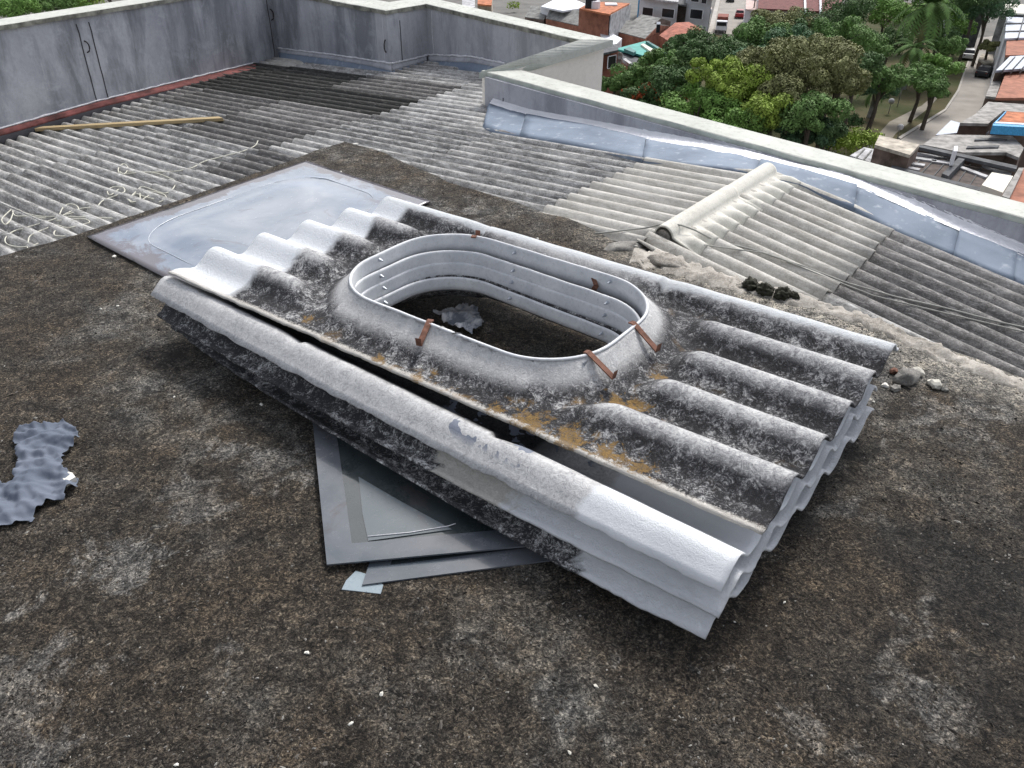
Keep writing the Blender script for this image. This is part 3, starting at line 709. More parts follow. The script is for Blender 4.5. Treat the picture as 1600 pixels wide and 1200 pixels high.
def bflash(top, fold, bot, P, out, d1, d2):
    T = [on(*q, P-out*.008, out) for q in top]; Fd = [on(*q, P-out*d1, out) for q in fold]; B = [on(*q, P-out*d2, out) for q in bot]
    strip_on('upstand', T, Fd, M_wall2, bf, .003, 30); strip_on('flashing_sheet', Fd, B, M_flash, bf, .003, 40)
    B2 = [b-Z*.25 for b in B]; strip_on('flashing_sheet', B, B2, M_flash, bf, .003, 8)
    mb = MB(); mb.tube([interp_pts(T, i/40)-out*.004+Z*(.008*nz3(i*.6, P.x)) for i in range(41)], [.007+.006*abs(nz3(i*.8, P.y)) for i in range(41)], 6); mb.build('sealant_bead', M_seal, bf, True)
bflash([(434, 75), (519, 85), (567, 92), (611, 99)], [(436, 82), (519, 93), (567, 101), (612, 111)], [(436, 105), (500, 113), (567, 122), (617, 128)], K2, oB1, .03, .10)
bflash([(611, 99), (640, 93), (667, 86)], [(613, 111), (640, 103), (667, 95)], [(617, 128), (640, 121), (663, 113)], K2, oB2, .03, .07)
bflash([(667, 85), (737, 88), (790, 99)], [(668, 95), (737, 98), (790, 108)], [(663, 113), (700, 117), (775, 128)], K3, oB3, .03, .10)
# left end: blue flashing by the far left corner
strip_on('flashing_sheet', [on(q[0], q[1], LW-oL*.012, oL) for q in ((400, 99), (434, 90))], [on(q[0], q[1], LW-oL*.05, oL) for q in ((400, 110), (436, 104))], M_flash, bf, .003, 8)

rf = empty('side_flashing', (1.2, 4.2, 0)); tag(rf, 'blue grey flashing sheets with shiny silver foil tape along the right parapet', 'flashing')
ftop = [(766, 146), (825, 163), (919, 181), (1022, 196), (1106, 215), (1169, 231), (1242, 254), (1310, 268), (1360, 285), (1425, 307), (1512, 342), (1600, 380), (1700, 428)]
fbot = [(764, 160), (822, 179), (919, 195), (1012, 217), (1100, 232), (1160, 243), (1256, 264), (1340, 290), (1380, 307), (1425, 327), (1502, 360), (1592, 395), (1700, 447)]
def dl(x): return interp([(750, .16), (1000, .19), (1300, .20), (1600, .18)], x)
FT = [on(*q, KR-oR*.008, oR) for q in ftop]; FB = [on(*q, KR-oR*.085, oR) for q in fbot]; FL = [nearest(*q, (KR-oR*dl(q[0]), oR), (R0+(NL if q[0] < 1200 else NR)*.022, NL if q[0] < 1200 else NR)) for q in flow]
FM = [on(*q, KR-oR*(.02), oR) for q in fbot]
def sub(pts, a, b, n=12): return [interp_pts(pts, lerp(a, b, i/n)) for i in range(n+1)]
def param_at(pts, xq, pix):     # fraction of length at pixel x
    L = [0]
    for a, b in zip(pts, pts[1:]): L.append(L[-1]+(b-a).length)
    for i in range(len(pix)-1):
        if pix[i][0] <= xq <= pix[i+1][0]: return (L[i]+(L[i+1]-L[i])*(xq-pix[i][0])/(pix[i+1][0]-pix[i][0]))/L[-1]
    return 1.0
cuts = [764, 823, 1010, 1190, 1340, 1500, 1590, 1700]
for i, (a, b) in enumerate(zip(cuts, cuts[1:])):
    ta, tb = param_at(FB, a, fbot), param_at(FB, b, fbot); tla, tlb = param_at(FL, max(747, a-10), flow), param_at(FL, b-6, flow)
    lift = oR*-.006*(i % 2)+Z*.004*(i % 2)
    T = [p+lift for p in sub(FB, ta, tb)]; B = [p+lift for p in sub(FL, tla, tlb)]
    Mi = [t_.lerp(b_, .5)-Z*.002 for t_, b_ in zip(T, B)]
    vs = []; fs = []; n = 12
    rows_ = [T, [t_.lerp(m_, .5)-Z*.003 for t_, m_ in zip(T, Mi)], Mi, [m_.lerp(b_, .5)-Z*.002 for m_, b_ in zip(Mi, B)], B, [b_-Z*.05+oR*.03 for b_ in B]]
    for r_ in rows_: vs += [p+Vector((0, 0, .007*nz3(p.x*5, p.y*5, i)+.003*nz3(p.x*22, p.y*22, i))) for p in r_]
    for r_ in range(5):
        for j in range(n): k = r_*(n+1)+j; fs.append((k, k+n+1, k+n+2, k+1))
    o = obj('flashing_sheet', vs, fs, M_flash, rf, True); solid(o, .003, 0)
# silver tape in lengths with crumpled top edge
tcuts = [766, 825, 1022, 1160, 1250, 1456, 1600, 1700]
for i, (a, b) in enumerate(zip(tcuts, tcuts[1:])):
    ta, tb = param_at(FT, a, ftop), param_at(FT, b, ftop); n = int(max(8, (b-a)/5)); T = sub(FT, ta, tb, n); B = sub(FB, param_at(FB, max(764, a), fbot), param_at(FB, b, fbot), n)
    vs = []; fs = []
    for r_ in range(7):
        for j in range(n+1):
            p = T[j].lerp(B[j], r_/6); p = p+oR*(.03*math.sin(math.pi*r_/6)); cr_ = .005*nz3(j*.7, r_*.8, i*5)+.004*nz3(j*1.9, r_*2.1, i)+(.006 if r_ == 6 else 0); p = p-oR*(.006+max(-.004, cr_))+Z*(.006*nz3(j*.8, i, r_*.2) if r_ == 0 else 0); vs.append(p)
    for r_ in range(6):
        for j in range(n): k = r_*(n+1)+j; fs.append((k, k+n+1, k+n+2, k+1))
    obj('foil_tape', vs, fs, M_foil, rf, True)
# small raised flap at the left end and the open cracks in the sheets
fa, fb_, fc, fd = [on(*q, KR-oR*dl_, oR) for q, dl_ in (((768, 160), .04), ((826, 180), .045), ((812, 212), .17), ((746, 200), .17))]
vs = []; n = 8
for j in range(6):
    for i in range(n+1):
        p = fa.lerp(fb_, i/n).lerp(fd.lerp(fc, i/n), j/5); vs.append(p+Z*(.012+.004*nz3(i*.6, j*.7, 3))-oR*.01)
o = obj('flap', vs, [(j*(n+1)+i, j*(n+1)+i+n+1, j*(n+1)+i+n+2, j*(n+1)+i+1) for j in range(5) for i in range(n)], M_flash, rf, True); solid(o, .003, 0)
mb = MB(); mb.tube([fa+Z*.014, fd+Z*.016, fd+Z*.016-oR*.01], .006, 6); mb.build('sealant_bead', M_seal, rf, True)
for pts in ([(1503, 363), (1500, 372), (1492, 384), (1485, 396)], [(1588, 398), (1582, 412), (1574, 422), (1566, 433)], [(1590, 399), (1585, 410), (1582, 420), (1577, 436)], [(824, 182), (821, 192), (814, 208)]):
    q = []
    for (x, y) in pts:
        tt = (y-interp(fbot, x))/(interp(flow, x)-interp(fbot, x)); q.append(on(x, y, KR-oR*(lerp(.035, dl(x), tt)+.012), oR)+Z*.004)
    mb = MB(); mb.tube([interp_pts(q, i/10)+Vector((.004*nz3(i*1.3, x*.1), 0, 0)) for i in range(11)], [.0015+.003*(1-abs(i-6)/6) if i else .001 for i in range(11)], 5); mb.build('crack', M_crack, rf)

# ------------------------------------------------------------------ the stack of skylight sheets
SA = at(262, 425, .228); SD = at(1190, 832, .228); yaw = math.atan2(SD.y-SA.y, SD.x-SA.x); LS = 2.05
PS = .177; WS = .95
def rr_dist(x, y, cx, cy, hx, hy, r):
    qx, qy = abs(x-cx)-(hx-r), abs(y-cy)-(hy-r)
    return math.hypot(max(qx, 0), max(qy, 0))+min(max(qx, qy), 0)-r
OC = (1.028, .437); OH = (.449, .284); OR = .215
def skylight(z0, b0, crest, xa, xb, rot, mat, label, idx, yoff=0.0, collar_rise=.077, hi=WS):
    t = empty('skylight_sheet', (SA.x, SA.y, z0), yaw+rot); tag(t, label, 'skylight sheet', None)
    st = .0105 if idx == 0 else .016
    nx = int((xb-xa)/st); ny = int((hi-b0)/st); rng = random.Random(idx)
    cx, cy = OC; vs = []; idxs = {}; dist = []
    def hgt(x, y):
        d = rr_dist(x, y, cx, cy, OH[0], OH[1], OR)
        wv = .026*(1+math.cos(2*math.pi*(y-crest)/PS))
        if idx == 0 and y < .0615: wv = .003*nz3(x*5, y*9)
        if y > crest+4*PS+.09: pass
        wob = 1-sstep(.05, .17, d); 
        # hump ends are rounded domes next to the collar
        side = sstep(0, .10, abs(x-cx)-OH[0])
        amp = sstep(.085, .20, d) if abs(x-cx) > OH[0]-.1 else sstep(.02, .12, d)
        base = .006*(1-sstep(.1, .2, d))
        rise = collar_rise*(1-min(1, max(0, d)/.115))**1.7
        return wv*amp+base*0+rise+.0018*nz3(x*8, y*8, idx), d
    shear = .17
    for i in range(nx+1):
        for j in range(ny+1):
            x = lerp(xa, xb, i/nx); y = lerp(b0, hi, j/ny)
            if x < .25: x += max(0, (1-(x-xa)/.25))*(shear*max(0, y-.05)+.04*sstep(.03, .08, y))
            if idx == 0: x += .028*max(0, y)*max(0, (x-xa)/(xb-xa))**3
            if idx: y -= (0, .010, .026, .046)[idx]*math.sin(math.pi*max(0, min(1, x/2.05)))*max(0, 1-(y-b0)/.3)
            if idx: x -= .012*max(0, y)*max(0, (x-xa)/(xb-xa))
            if j == 0: y += .006*nz3(x*14, 3, idx)+.003*nz3(x*60, 1, idx)
            if i == nx: x += .003*nz3(y*30, 1, idx)
            h, d = hgt(x, y)
            if True:
                if d < 0 and d > -.75*st:      # snap to the rim
                    for _ in range(4):
                        e = 1e-3; gx = (rr_dist(x+e, y, cx, cy, *OH, OR)-d)/e; gy = (rr_dist(x, y+e, cx, cy, *OH, OR)-d)/e
                        x -= gx*d; y -= gy*d; h, d = hgt(x, y)
                    d = 0
                elif 0 <= d < .5*st:
                    for _ in range(4):
                        e = 1e-3; gx = (rr_dist(x+e, y, cx, cy, *OH, OR)-d)/e; gy = (rr_dist(x, y+e, cx, cy, *OH, OR)-d)/e
                        x -= gx*d; y -= gy*d; h, d = hgt(x, y)
                    d = 0
            vs.append((x, y, h)); dist.append(d)
    fs = []
    for i in range(nx):
        for j in range(ny):
            q = (i*(ny+1)+j, (i+1)*(ny+1)+j, (i+1)*(ny+1)+j+1, i*(ny+1)+j+1)
            if min(dist[k] for k in q) < -1e-4: continue
            fs.append(q)
    me = bpy.data.meshes.new('sheet'); me.from_pydata(vs, [], fs); me.polygons.foreach_set('use_smooth', [True]*len(fs)); me.materials.append(mat)
    bm = bmesh.new(); bm.from_mesh(me); bmesh.ops.delete(bm, geom=[v for v in bm.verts if not v.link_faces], context='VERTS'); bm.to_mesh(me); bm.free()
    o = bpy.data.objects.new('sheet', me); C.objects.link(o); o.parent = t; solid(o, .007)
    # collar ring: rolled rim and inner wall
    N = 140; ring = []
    for k in range(N):
        a = 2*math.pi*k/N; dx, dy = math.cos(a), math.sin(a); lo_, hi_ = 0, 1
        for _ in range(24):
            m_ = (lo_+hi_)/2
            if rr_dist(cx+dx*m_, cy+dy*m_, cx, cy, *OH, OR) < 0: lo_ = m_
            else: hi_ = m_
        ring.append((cx+dx*lo_, cy+dy*lo_))
    # resample uniformly
    L = [0]
    for k in range(N): L.append(L[-1]+math.dist(ring[k], ring[(k+1) % N]))
    R2 = []; k = 0
    for i in range(N):
        s_ = L[-1]*i/N
        while L[k+1] < s_: k += 1
        f_ = (s_-L[k])/(L[k+1]-L[k]); a, b = ring[k], ring[(k+1) % N]; R2.append((lerp(a[0], b[0], f_), lerp(a[1], b[1], f_)))
    def off(p, i, d):
        a, b = R2[i-1], R2[(i+1) % N]; tx, ty = b[0]-a[0], b[1]-a[1]; l = math.hypot(tx, ty); return (p[0]-ty/l*d*-1*-1, p[1]+tx/l*d)
    zt = collar_rise
    prof = [(-.0035, zt-.003), (-.001, zt+.0012), (.003, zt+.0012), (.0045, zt-.004), (.0045, zt-.014), (.0065, zt-.026), (.0065, zt-.040), (.004, zt-.060), (.0, zt-.085)]
    if idx == 3: prof = prof[:-2]+[(.003, zt-.042), (-.012, zt-.054)]
    vs = []; 
    for (d, z) in prof:
        for i, p in enumerate(R2):
            dd = d+.0072*idx; q = off(p, i, dd); vs.append((q[0], q[1], z+.0012*nz3(q[0]*14, q[1]*14, idx)))
    fs = [(a*N+i, a*N+(i+1) % N, (a+1)*N+(i+1) % N, (a+1)*N+i) for a in range(len(prof)-1) for i in range(N)]
    me = bpy.data.meshes.new('collar'); me.from_pydata(vs, [], fs); me.polygons.foreach_set('use_smooth', [True]*len(fs)); me.materials.append(M_collar)
    o = bpy.data.objects.new('collar', me); C.objects.link(o); o.parent = t; solid(o, .0025, 0)
    # small white bolt ends poking through the inner wall
    for bx in (.16, .30, .52, .70, .87, .985):
        i = int(bx*N) % N; p = R2[i]; q = off(p, i, .004+.0072*idx); q2 = off(p, i, .022+.0072*idx)
        mb = MB(); mb.tube([(q[0], q[1], zt-.016), (q2[0], q2[1], zt-.017)], [.0065, .002], 6)
        me = bpy.data.meshes.new('bolt'); me.from_pydata(mb.v, [], mb.f); me.materials.append(M_zinc); o = bpy.data.objects.new('bolt', me); C.objects.link(o); o.parent = t
    return t
S4 = skylight(.052, -.048, .030, .03, 2.035, -.060, M_s4, 'black weathered skylight sheet at the bottom of the stack, white at its right end', 3, 0, .128)
S3 = skylight(.108, -.082, .000, .02, 2.045, -.033, M_s3, 'third skylight sheet of the stack with cream streak along its near edge', 2, 0, .112)
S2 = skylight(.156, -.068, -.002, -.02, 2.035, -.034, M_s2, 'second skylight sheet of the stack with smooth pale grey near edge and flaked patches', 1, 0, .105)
S1 = skylight(.228, 0.0, .150, .0, 2.05, 0.0, M_s1, 'lichen speckled skylight sheet on top of the stack with a raised oval collar', 0)
# rusty brackets on the collar
def bracket(x, y, ang, L, parent, tip=-.028, name='bracket', lw=.0085):
    c, s_ = math.cos(ang), math.sin(ang); mb = MB()
    def P(u, v, z): return Vector((x+u*c-v*s_, y+u*s_+v*c, z))
    z = .077
    for (u0, z0_, u1, z1_) in ((-.012, z+.004, .0, z+.006), (.0, z+.006, L, z+tip), (L, z+tip, L+.004, z+tip+.022)):
        mb.add([P(u0, -lw, z0_), P(u1, -lw, z1_), P(u1, lw, z1_), P(u0, lw, z0_), P(u0, -lw, z0_-.004), P(u1, -lw, z1_-.004), P(u1, lw, z1_-.004), P(u0, lw, z0_-.004)], [(0,1,2,3), (7,6,5,4), (0,4,5,1), (2,6,7,3), (1,5,6,2), (3,7,4,0)])
    me = bpy.data.meshes.new(name); me.from_pydata(mb.v, [], mb.f); me.materials.append(M_rust); o = bpy.data.objects.new(name, me); C.objects.link(o); o.parent = parent
    mb = MB(); mb.v = []; mb.f = []
    mb.add([P(.004, -.03, z-.012), P(.012, -.03, z-.045), P(.012, -.014, z-.045), P(.004, -.014, z-.012), P(.009, -.03, z-.010), P(.017, -.03, z-.043), P(.017, -.014, z-.043), P(.009, -.014, z-.010)], [(0,1,2,3), (7,6,5,4), (0,4,5,1), (2,6,7,3), (1,5,6,2), (3,7,4,0)])
    me = bpy.data.meshes.new('plate'); me.from_pydata(mb.v, [], mb.f); me.materials.append(M_zinc); b = bpy.data.objects.new('plate', me); C.objects.link(b); b.parent = o
    return o
bracket(1.015, .158, rd(-72), .075, S1, -.030)
bracket(1.47, .49, rd(-14), .095, S1, -.040)
bracket(1.455, .28, rd(-6), .085, S1, -.036)
o = bracket(.735, .705, rd(115), .05, S1, -.02)
# bent clip hanging on the far inner wall
mb = MB()
for (a, b) in ((Vector((1.205, .716, .052)), Vector((1.225, .700, .040))), (Vector((1.225, .700, .040)), Vector((1.205, .690, -.01)))):
    d = (b-a).normalized(); sdir = Vector((.9, .1, 0)); n_ = d.cross(sdir).normalized()
    mb.add([a-sdir*.01, b-sdir*.01, b+sdir*.01, a+sdir*.01]+[v+n_*.003 for v in (a-sdir*.01, b-sdir*.01, b+sdir*.01, a+sdir*.01)], [(0,1,2,3), (7,6,5,4), (0,4,5,1), (2,6,7,3), (1,5,6,2), (3,7,4,0)])
me = bpy.data.meshes.new('clip'); me.from_pydata(mb.v, [], mb.f); me.materials.append(M_rust); o = bpy.data.objects.new('clip', me); C.objects.link(o); o.parent = S1

# ------------------------------------------------------------------ glass / acrylic panes
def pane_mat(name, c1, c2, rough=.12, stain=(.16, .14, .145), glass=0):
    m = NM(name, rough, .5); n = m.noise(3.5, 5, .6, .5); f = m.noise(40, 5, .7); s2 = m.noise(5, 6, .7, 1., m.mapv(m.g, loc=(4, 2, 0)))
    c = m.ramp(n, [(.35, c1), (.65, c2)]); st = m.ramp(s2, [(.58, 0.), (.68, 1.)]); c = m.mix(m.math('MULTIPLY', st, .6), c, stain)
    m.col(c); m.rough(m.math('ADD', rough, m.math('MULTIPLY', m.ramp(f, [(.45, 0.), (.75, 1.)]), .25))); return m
def raised_pane(name, corners, z, mat, th=.006, dome=.0, label='', cat='acrylic pane', ringmat=None, edge_noise=0, kind=None):
    """flat plastic pane with a low moulded lens; corners a,b,c,d plan"""
    t = empty(name, (corners[0]+corners[2])/2); tag(t, label, cat)
    n = 48; vs = []; fs = []; a, b, c, d = corners
    for i in range(n+1):
        for j in range(n+1):
            u, v = i/n, j/n; p = a.lerp(b, u).lerp(d.lerp(c, u), v)
            ds = rr_dist(u, v, .5, .5, .40, .36, .22)
            h = dome*(1-sstep(-.14, 0, ds))*1.0 + (.0035*math.exp(-(ds/.012)**2) if dome else 0) + .002*nz3(u*3, v*3, z*50)
            if edge_noise and i in (0, n): pass
            vs.append((p.x, p.y, z+h))
    edge = [min(i/n, 1-i/n, j/n, 1-j/n, .5*(i/n+j/n)) for i in range(n+1) for j in range(n+1)]
    for i in range(n):
        for j in range(n): fs.append((i*(n+1)+j, (i+1)*(n+1)+j, (i+1)*(n+1)+j+1, i*(n+1)+j+1))
    if (b-a).cross(c-a).z < 0: fs = [f[::-1] for f in fs]
    ring = []
    for k in range(121):
        a_ = 2*math.pi*k/120; lo_, hi_ = 0, .7
        for _ in range(20):
            m_ = (lo_+hi_)/2
            if rr_dist(.5+math.cos(a_)*m_, .5+math.sin(a_)*m_, .5, .5, .40, .36, .22) < 0: lo_ = m_
            else: hi_ = m_
        u, v = .5+math.cos(a_)*lo_, .5+math.sin(a_)*lo_; p = a.lerp(b, u).lerp(d.lerp(c, u), v); ring.append((p.x, p.y, z+.0035+.0015*nz3(u*3, v*3)))
    rm = MB(); rm.tube(ring, [.0028*max(.05, .45+1.6*nz3(k*.11, 3)) for k in range(121)], 6); rm.build('rim_highlight_bead', M_grlb, t, True)  # whitish bead added as the highlight along the moulded oval rim
    o = obj('board_surface', vs, fs, mat, t, True); at_ = o.data.attributes.new('edge', 'FLOAT', 'POINT'); at_.data.foreach_set('value', edge); solid(o, th); return t
mpl = pane_mat('clouded_acrylic', (.12, .155, .205), (.25, .275, .31), .10, (.07, .055, .06))
mpl.b.inputs['Coat Weight'].default_value = .5; mpl.b.inputs['Coat Roughness'].default_value = .04
M_grlb = simple('rim_highlight', (.55, .58, .62), .25, 0, .2, 20, .5)
an = mpl.n('ShaderNodeAttribute'); an.attribute_name = 'edge'
base_ = mpl.b.inputs['Base Color'].links[0].from_socket
ek = mpl.math('ADD', an.outputs['Fac'], mpl.math('MULTIPLY', mpl.math('SUBTRACT', mpl.noise(5, 6, .7, .6), .5), .28))
c_ = mpl.mix(mpl.ramp(ek, [(.05, .85), (.075, 0.)]), base_, (.085, .065, .066)); c_ = mpl.mix(mpl.ramp(mpl.math('ADD', ek, mpl.math('MULTIPLY', mpl.noise(14, 5, .7), .05)), [(.012, .9), (.02, 0.)]), c_, (.03, .026, .022)); mpl.col(c_)
mpl.m.name = 'clouded_acrylic'
pa, pb = at(135, 368, .015), at(478, 250, .015); pd = at(330, 470, .015); pc = at(700, 345, .015)
raised_pane('acrylic_board', [pa, pb, pb+(pd-pa), pd], .012, mpl.m, .008, .008, 'broad bluish grey acrylic pane with a moulded oval lying behind the stack')
md = pane_mat('dark_glass', (.018, .026, .028), (.05, .062, .066), .06, (.075, .062, .062))
ml = pane_mat('dusty_frame', (.055, .07, .085), (.135, .14, .155), .16, (.05, .036, .036))
md.b.inputs['Coat Weight'].default_value = 1; md.b.inputs['Coat Roughness'].default_value = .03; ml.b.inputs['Coat Weight'].default_value = .5
# near pile of framed panes poking out under the stack
def framed(name, c4, z, label, fw=.085, th=.012):
    a, b, c = c4[:3]; nc = len(c4); t = empty(name, sum(c4, Vector())/nc); tag(t, label, 'framed pane')
    sgn = 1 if (b-a).cross(c-a).z > 0 else -1
    def inset(P, Q, R, w_):      # corner Q between P and R
        u = (P-Q).normalized(); v = (R-Q).normalized(); s_ = max(.3, abs(u.cross(v).z)); return Q+(u+v)*(w_/s_)
    C4 = c4; I = [inset(C4[i-1], C4[i], C4[(i+1) % nc], fw) for i in range(nc)]
    mb = MB()
    for i in range(nc):
        j = (i+1) % nc; q = [C4[i], C4[j], I[j], I[i]]
        if sgn < 0: q = q[::-1]
        mb2 = MB(); mb2.prism([(p.x, p.y) for p in q], z, z+th); o = mb2.build('frame_strip', ml.m, t)
    mb = MB(); q = I if sgn > 0 else I[::-1]; mb.prism([(p.x, p.y) for p in q], z+.0005, z+th*.75); mb.build('glass', md.m, t)
    return t
z = .004
A_ = at(512, 890, z); B_ = at(845, 862, z)+ (at(845, 862, z)-at(512, 890, z))*.0; Up = at(487, 640, z)
e1 = (at(850, 858, z)-A_).normalized(); e2 = (Up-A_).normalized()
framed('framed_pane', [A_+Z*.012, A_+e1*.80, A_+e1*.80+e2*.36, A_+e1*.30+e2*.66, A_+e2*.66], .016, 'dark glass pane in a dusty grey frame, uppermost under the near side of the stack', .062, .0045)
A2 = at(566, 915, z); e3 = (at(850, 878, z)-A2).normalized(); e4 = (e2+Vector((.35, 0, 0))).normalized()
framed('framed_pane', [A2, A2+e3*.80, A2+e3*.80+e4*.4, A2+e4*.4], .003, 'second grey framed pane peeping out below the upper glass pane', .05, .004)
A3 = at(508, 830, z); 
mb = MB(); q = [at(489, 660, 0), at(560, 700, 0), at(560, 880, 0), at(511, 866, 0), at(503, 790, 0)]; mb.prism([(p.x, p.y) for p in q], .001, .014); tag(mb.build('metal_sheet', ml.m), 'narrow grey sheet corner under the left side of the framed panes', 'metal sheet')
mb = MB(); q = [at(x, y, 0) for x, y in ((534, 922), (541, 908), (556, 893), (580, 900), (599, 915), (595, 929), (570, 926))]; mb.prism([(p.x, p.y) for p in q], .0005, .0025); tag(mb.build('glass_shard', pane_mat('shard', (.20, .25, .28), (.24, .29, .32), .25).m), 'small blue grey broken pane piece at the front corner of the framed panes', 'shard')
mb = MB(); q = [at(x, y, .028) for x, y in ((560, 742), (622, 778), (706, 824), (640, 833), (575, 842), (566, 800))]; mb.prism([(p.x, p.y) for p in q], .0205, .0220); tag(mb.build('glass_reflection', pane_mat('fragment', (.10, .12, .13), (.14, .16, .17), .15).m), 'pale triangular reflection shape laid as a thin piece on the dark framed glass', 'painted reflection')  # lighter flat piece added as the reflection shape on the dark glass
# pale reflection along a scratch on the near frame, modelled as a thin tube
mb = MB(); mb.tube([at(575, 838, .0235), at(640, 832, .0235), at(700, 822, .0235), at(712, 818, .0235)], .0014, 5); tag(mb.build('scratch_glint', M_seal, None, True), 'thin pale line for the reflection of a scratch across the dark framed glass', 'scratch_glint')

# ------------------------------------------------------------------ cloths
def cloth(name, outline, zf, mat, label, cat, res=.009, seed=0, lift=.03):
    P = [Vector((p.x, p.y, 0)) for p in outline]; poly = [(p.x, p.y) for p in P]
    x0, x1 = min(p[0] for p in poly), max(p[0] for p in poly); y0, y1 = min(p[1] for p in poly), max(p[1] for p in poly)
    nx, ny = int((x1-x0)/res)+1, int((y1-y0)/res)+1; vs = []; ok = {}; fs = []
    for i in range(nx+1):
        for j in range(ny+1):
            x, y = x0+i*res, y0+j*res
            jx, jy = x+.008*nz3(x*50, y*50, seed), y+.008*nz3(x*50, y*50, seed+4)
            if inside(poly, jx, jy):
                ok[(i, j)] = len(vs)
                xx, yy = x*.9-y*.42, x*.42+y*.9; r1 = 1-abs(nz3(xx*5+1.5*nz3(x*6, y*6, seed), yy*15+1.2*nz3(x*7, y*7, seed+5), seed))*1.9; r2 = 1-abs(nz3(xx*14, yy*34, seed+2))*2; 
                vs.append((x, y, zf(x, y)+.003+lift*max(0, r1-.1)**1.8+.016*max(0, r2-.2)**1.5+.005*max(0, 1-abs(nz3(x*55, y*70, seed+7))*2.4)+.004*nz3(x*6, y*6, seed+9)))
    for (i, j) in ok:
        if all(k in ok for k in ((i+1, j), (i, j+1), (i+1, j+1))): fs.append((ok[(i, j)], ok[(i+1, j)], ok[(i+1, j+1)], ok[(i, j+1)]))
    o = obj(name, vs, fs, mat, None, True); solid(o, .002, 1); tag(o, label, cat)
    m = o.modifiers.new('sub', 'SUBSURF'); m.levels = 1; m.render_levels = 1
    return o
def cloth_mat():
    m = NM('blue_grey_cloth', 1.0, .08); n = m.noise(7, 4); f = m.noise(120, 3)
    m.col(m.ramp(n, [(.3, (.10, .118, .15)), (.7, (.155, .175, .215))])); m.bump(f, .002, .4); return m.m
M_cloth = cloth_mat()
co = [at(x, y, .005) for x, y in ((22, 670), (60, 668), (78, 664), (100, 656), (112, 668), (127, 676), (128, 686), (122, 700), (108, 712), (106, 722), (104, 738), (118, 745), (126, 752), (124, 766), (110, 772), (106, 784), (82, 788), (62, 800), (57, 818), (45, 820), (30, 822), (12, 830), (-20, 832), (-90, 820), (-120, 780), (-60, 752), (0, 752), (8, 757), (25, 758), (22, 742), (24, 715), (20, 690))]
cloth('torn_cloth', co, slab_z, M_cloth, 'crumpled torn blue grey cloth lying on the slab at the left edge of the photo', 'cloth', .007, 3, .022)
mb = MB(); q = [at(x, y, .02) for x, y in ((99, 750), (104, 739), (114, 741), (119, 748), (110, 753), (103, 757))]; mb.prism([(p.x, p.y) for p in q], .012, .026); tag(mb.build('white_scrap', M_chip), 'small white scrap tucked in the folds of the torn cloth', 'scrap')
rg = NM('faded_rag', .85, .25); rg.col(rg.ramp(rg.noise(18, 5, .7, .5), [(.40, (.16, .18, .21)), (.50, (.40, .41, .43)), (.60, (.62, .62, .62))])); rg = rg.m
ro = [at(x, y, .005) for x, y in ((674, 492), (690, 488), (722, 479), (745, 485), (757, 500), (754, 518), (738, 527), (715, 522), (700, 510), (688, 502))]
cloth('crumpled_rag', ro, lambda x, y: .0, rg, 'crumpled faded grey rag on the dark floor inside the stack opening', 'rag', .006, 11, .03)

# ------------------------------------------------------------------ plank, ropes, cable
def onL(x, y, h=0): return on(x, y, R0+NL*h, NL)
def onR(x, y, h=0): return on(x, y, R0+NR*h, NR)
p0, p1 = onL(48, 203, .028), onL(352, 186, .028); d = (p1-p0).normalized(); L_ = (p1-p0).length
q0, q1 = onL(48, 196, .028), None
side = NL.cross(d).normalized()
t = bpy.data.objects.new('plank', None)
mb = MB(); wd = .030
vs = []
for (x, off_) in ((0, 0), (L_-.05, 0), (L_, .5)): pass
mb.add([Vector((0, -wd, -.012)), Vector((L_, -wd, -.012)), Vector((L_-.06, wd, -.012)), Vector((.10, wd, -.012)), Vector((0, -wd, .012)), Vector((L_, -wd, .012)), Vector((L_-.06, wd, .012)), Vector((.10, wd, .012))], [(3,2,1,0), (4,5,6,7), (0,1,5,4), (1,2,6,5), (2,3,7,6), (3,0,4,7)])
o = mb.build('plank', M_wood); M_ = Matrix((d, side, NL)).transposed().to_4x4(); M_.translation = p0+NL*.004; o.matrix_world = M_; bevel(o, .002)
tag(o, 'bare timber plank lying across the roof sheets by the left wall', 'plank')
def spline(pts, k=8):
    out = []; n = len(pts)
    for i in range(n-1):
        p = [pts[max(i-1, 0)], pts[i], pts[i+1], pts[min(i+2, n-1)]]
        for j in range(k):
            t = j/k; out.append(tuple(.5*((2*p[1][c])+(-p[0][c]+p[2][c])*t+(2*p[0][c]-5*p[1][c]+4*p[2][c]-p[3][c])*t*t+(-p[0][c]+3*p[1][c]-3*p[2][c]+p[3][c])*t**3) for c in (0, 1)))
    return out+[pts[-1]]
def rope(pix, label, r=.0035, name='rope', h=.021, fn=onL, mat=M_rope, cat='rope'):
    s = spline(pix); mb = MB(); mb.tube([fn(x, y, h+.004*nz3(x*.1, y*.1)) for x, y in s], r, 6); tag(mb.build(name, mat, None, True), label, cat)
rope([(403, 220), (398, 228), (380, 236), (350, 244), (320, 252), (300, 262), (270, 268), (230, 269), (200, 271), (186, 270), (186, 261), (194, 256), (200, 263), (194, 272), (187, 268)], 'pale rope running diagonally up the roof with a small knot at its lower end')
rope([(200, 268), (240, 270), (262, 277), (274, 284), (270, 295), (258, 302), (240, 297), (222, 292), (212, 300), (203, 309), (205, 316), (218, 312), (220, 300), (235, 299), (256, 304), (259, 311), (248, 316)], 'looped tangle of pale rope above the acrylic pane')
rope([(235, 304), (215, 315), (200, 312), (212, 303), (222, 306), (240, 311)], 'short inner loop of pale rope in the tangle above the acrylic pane')
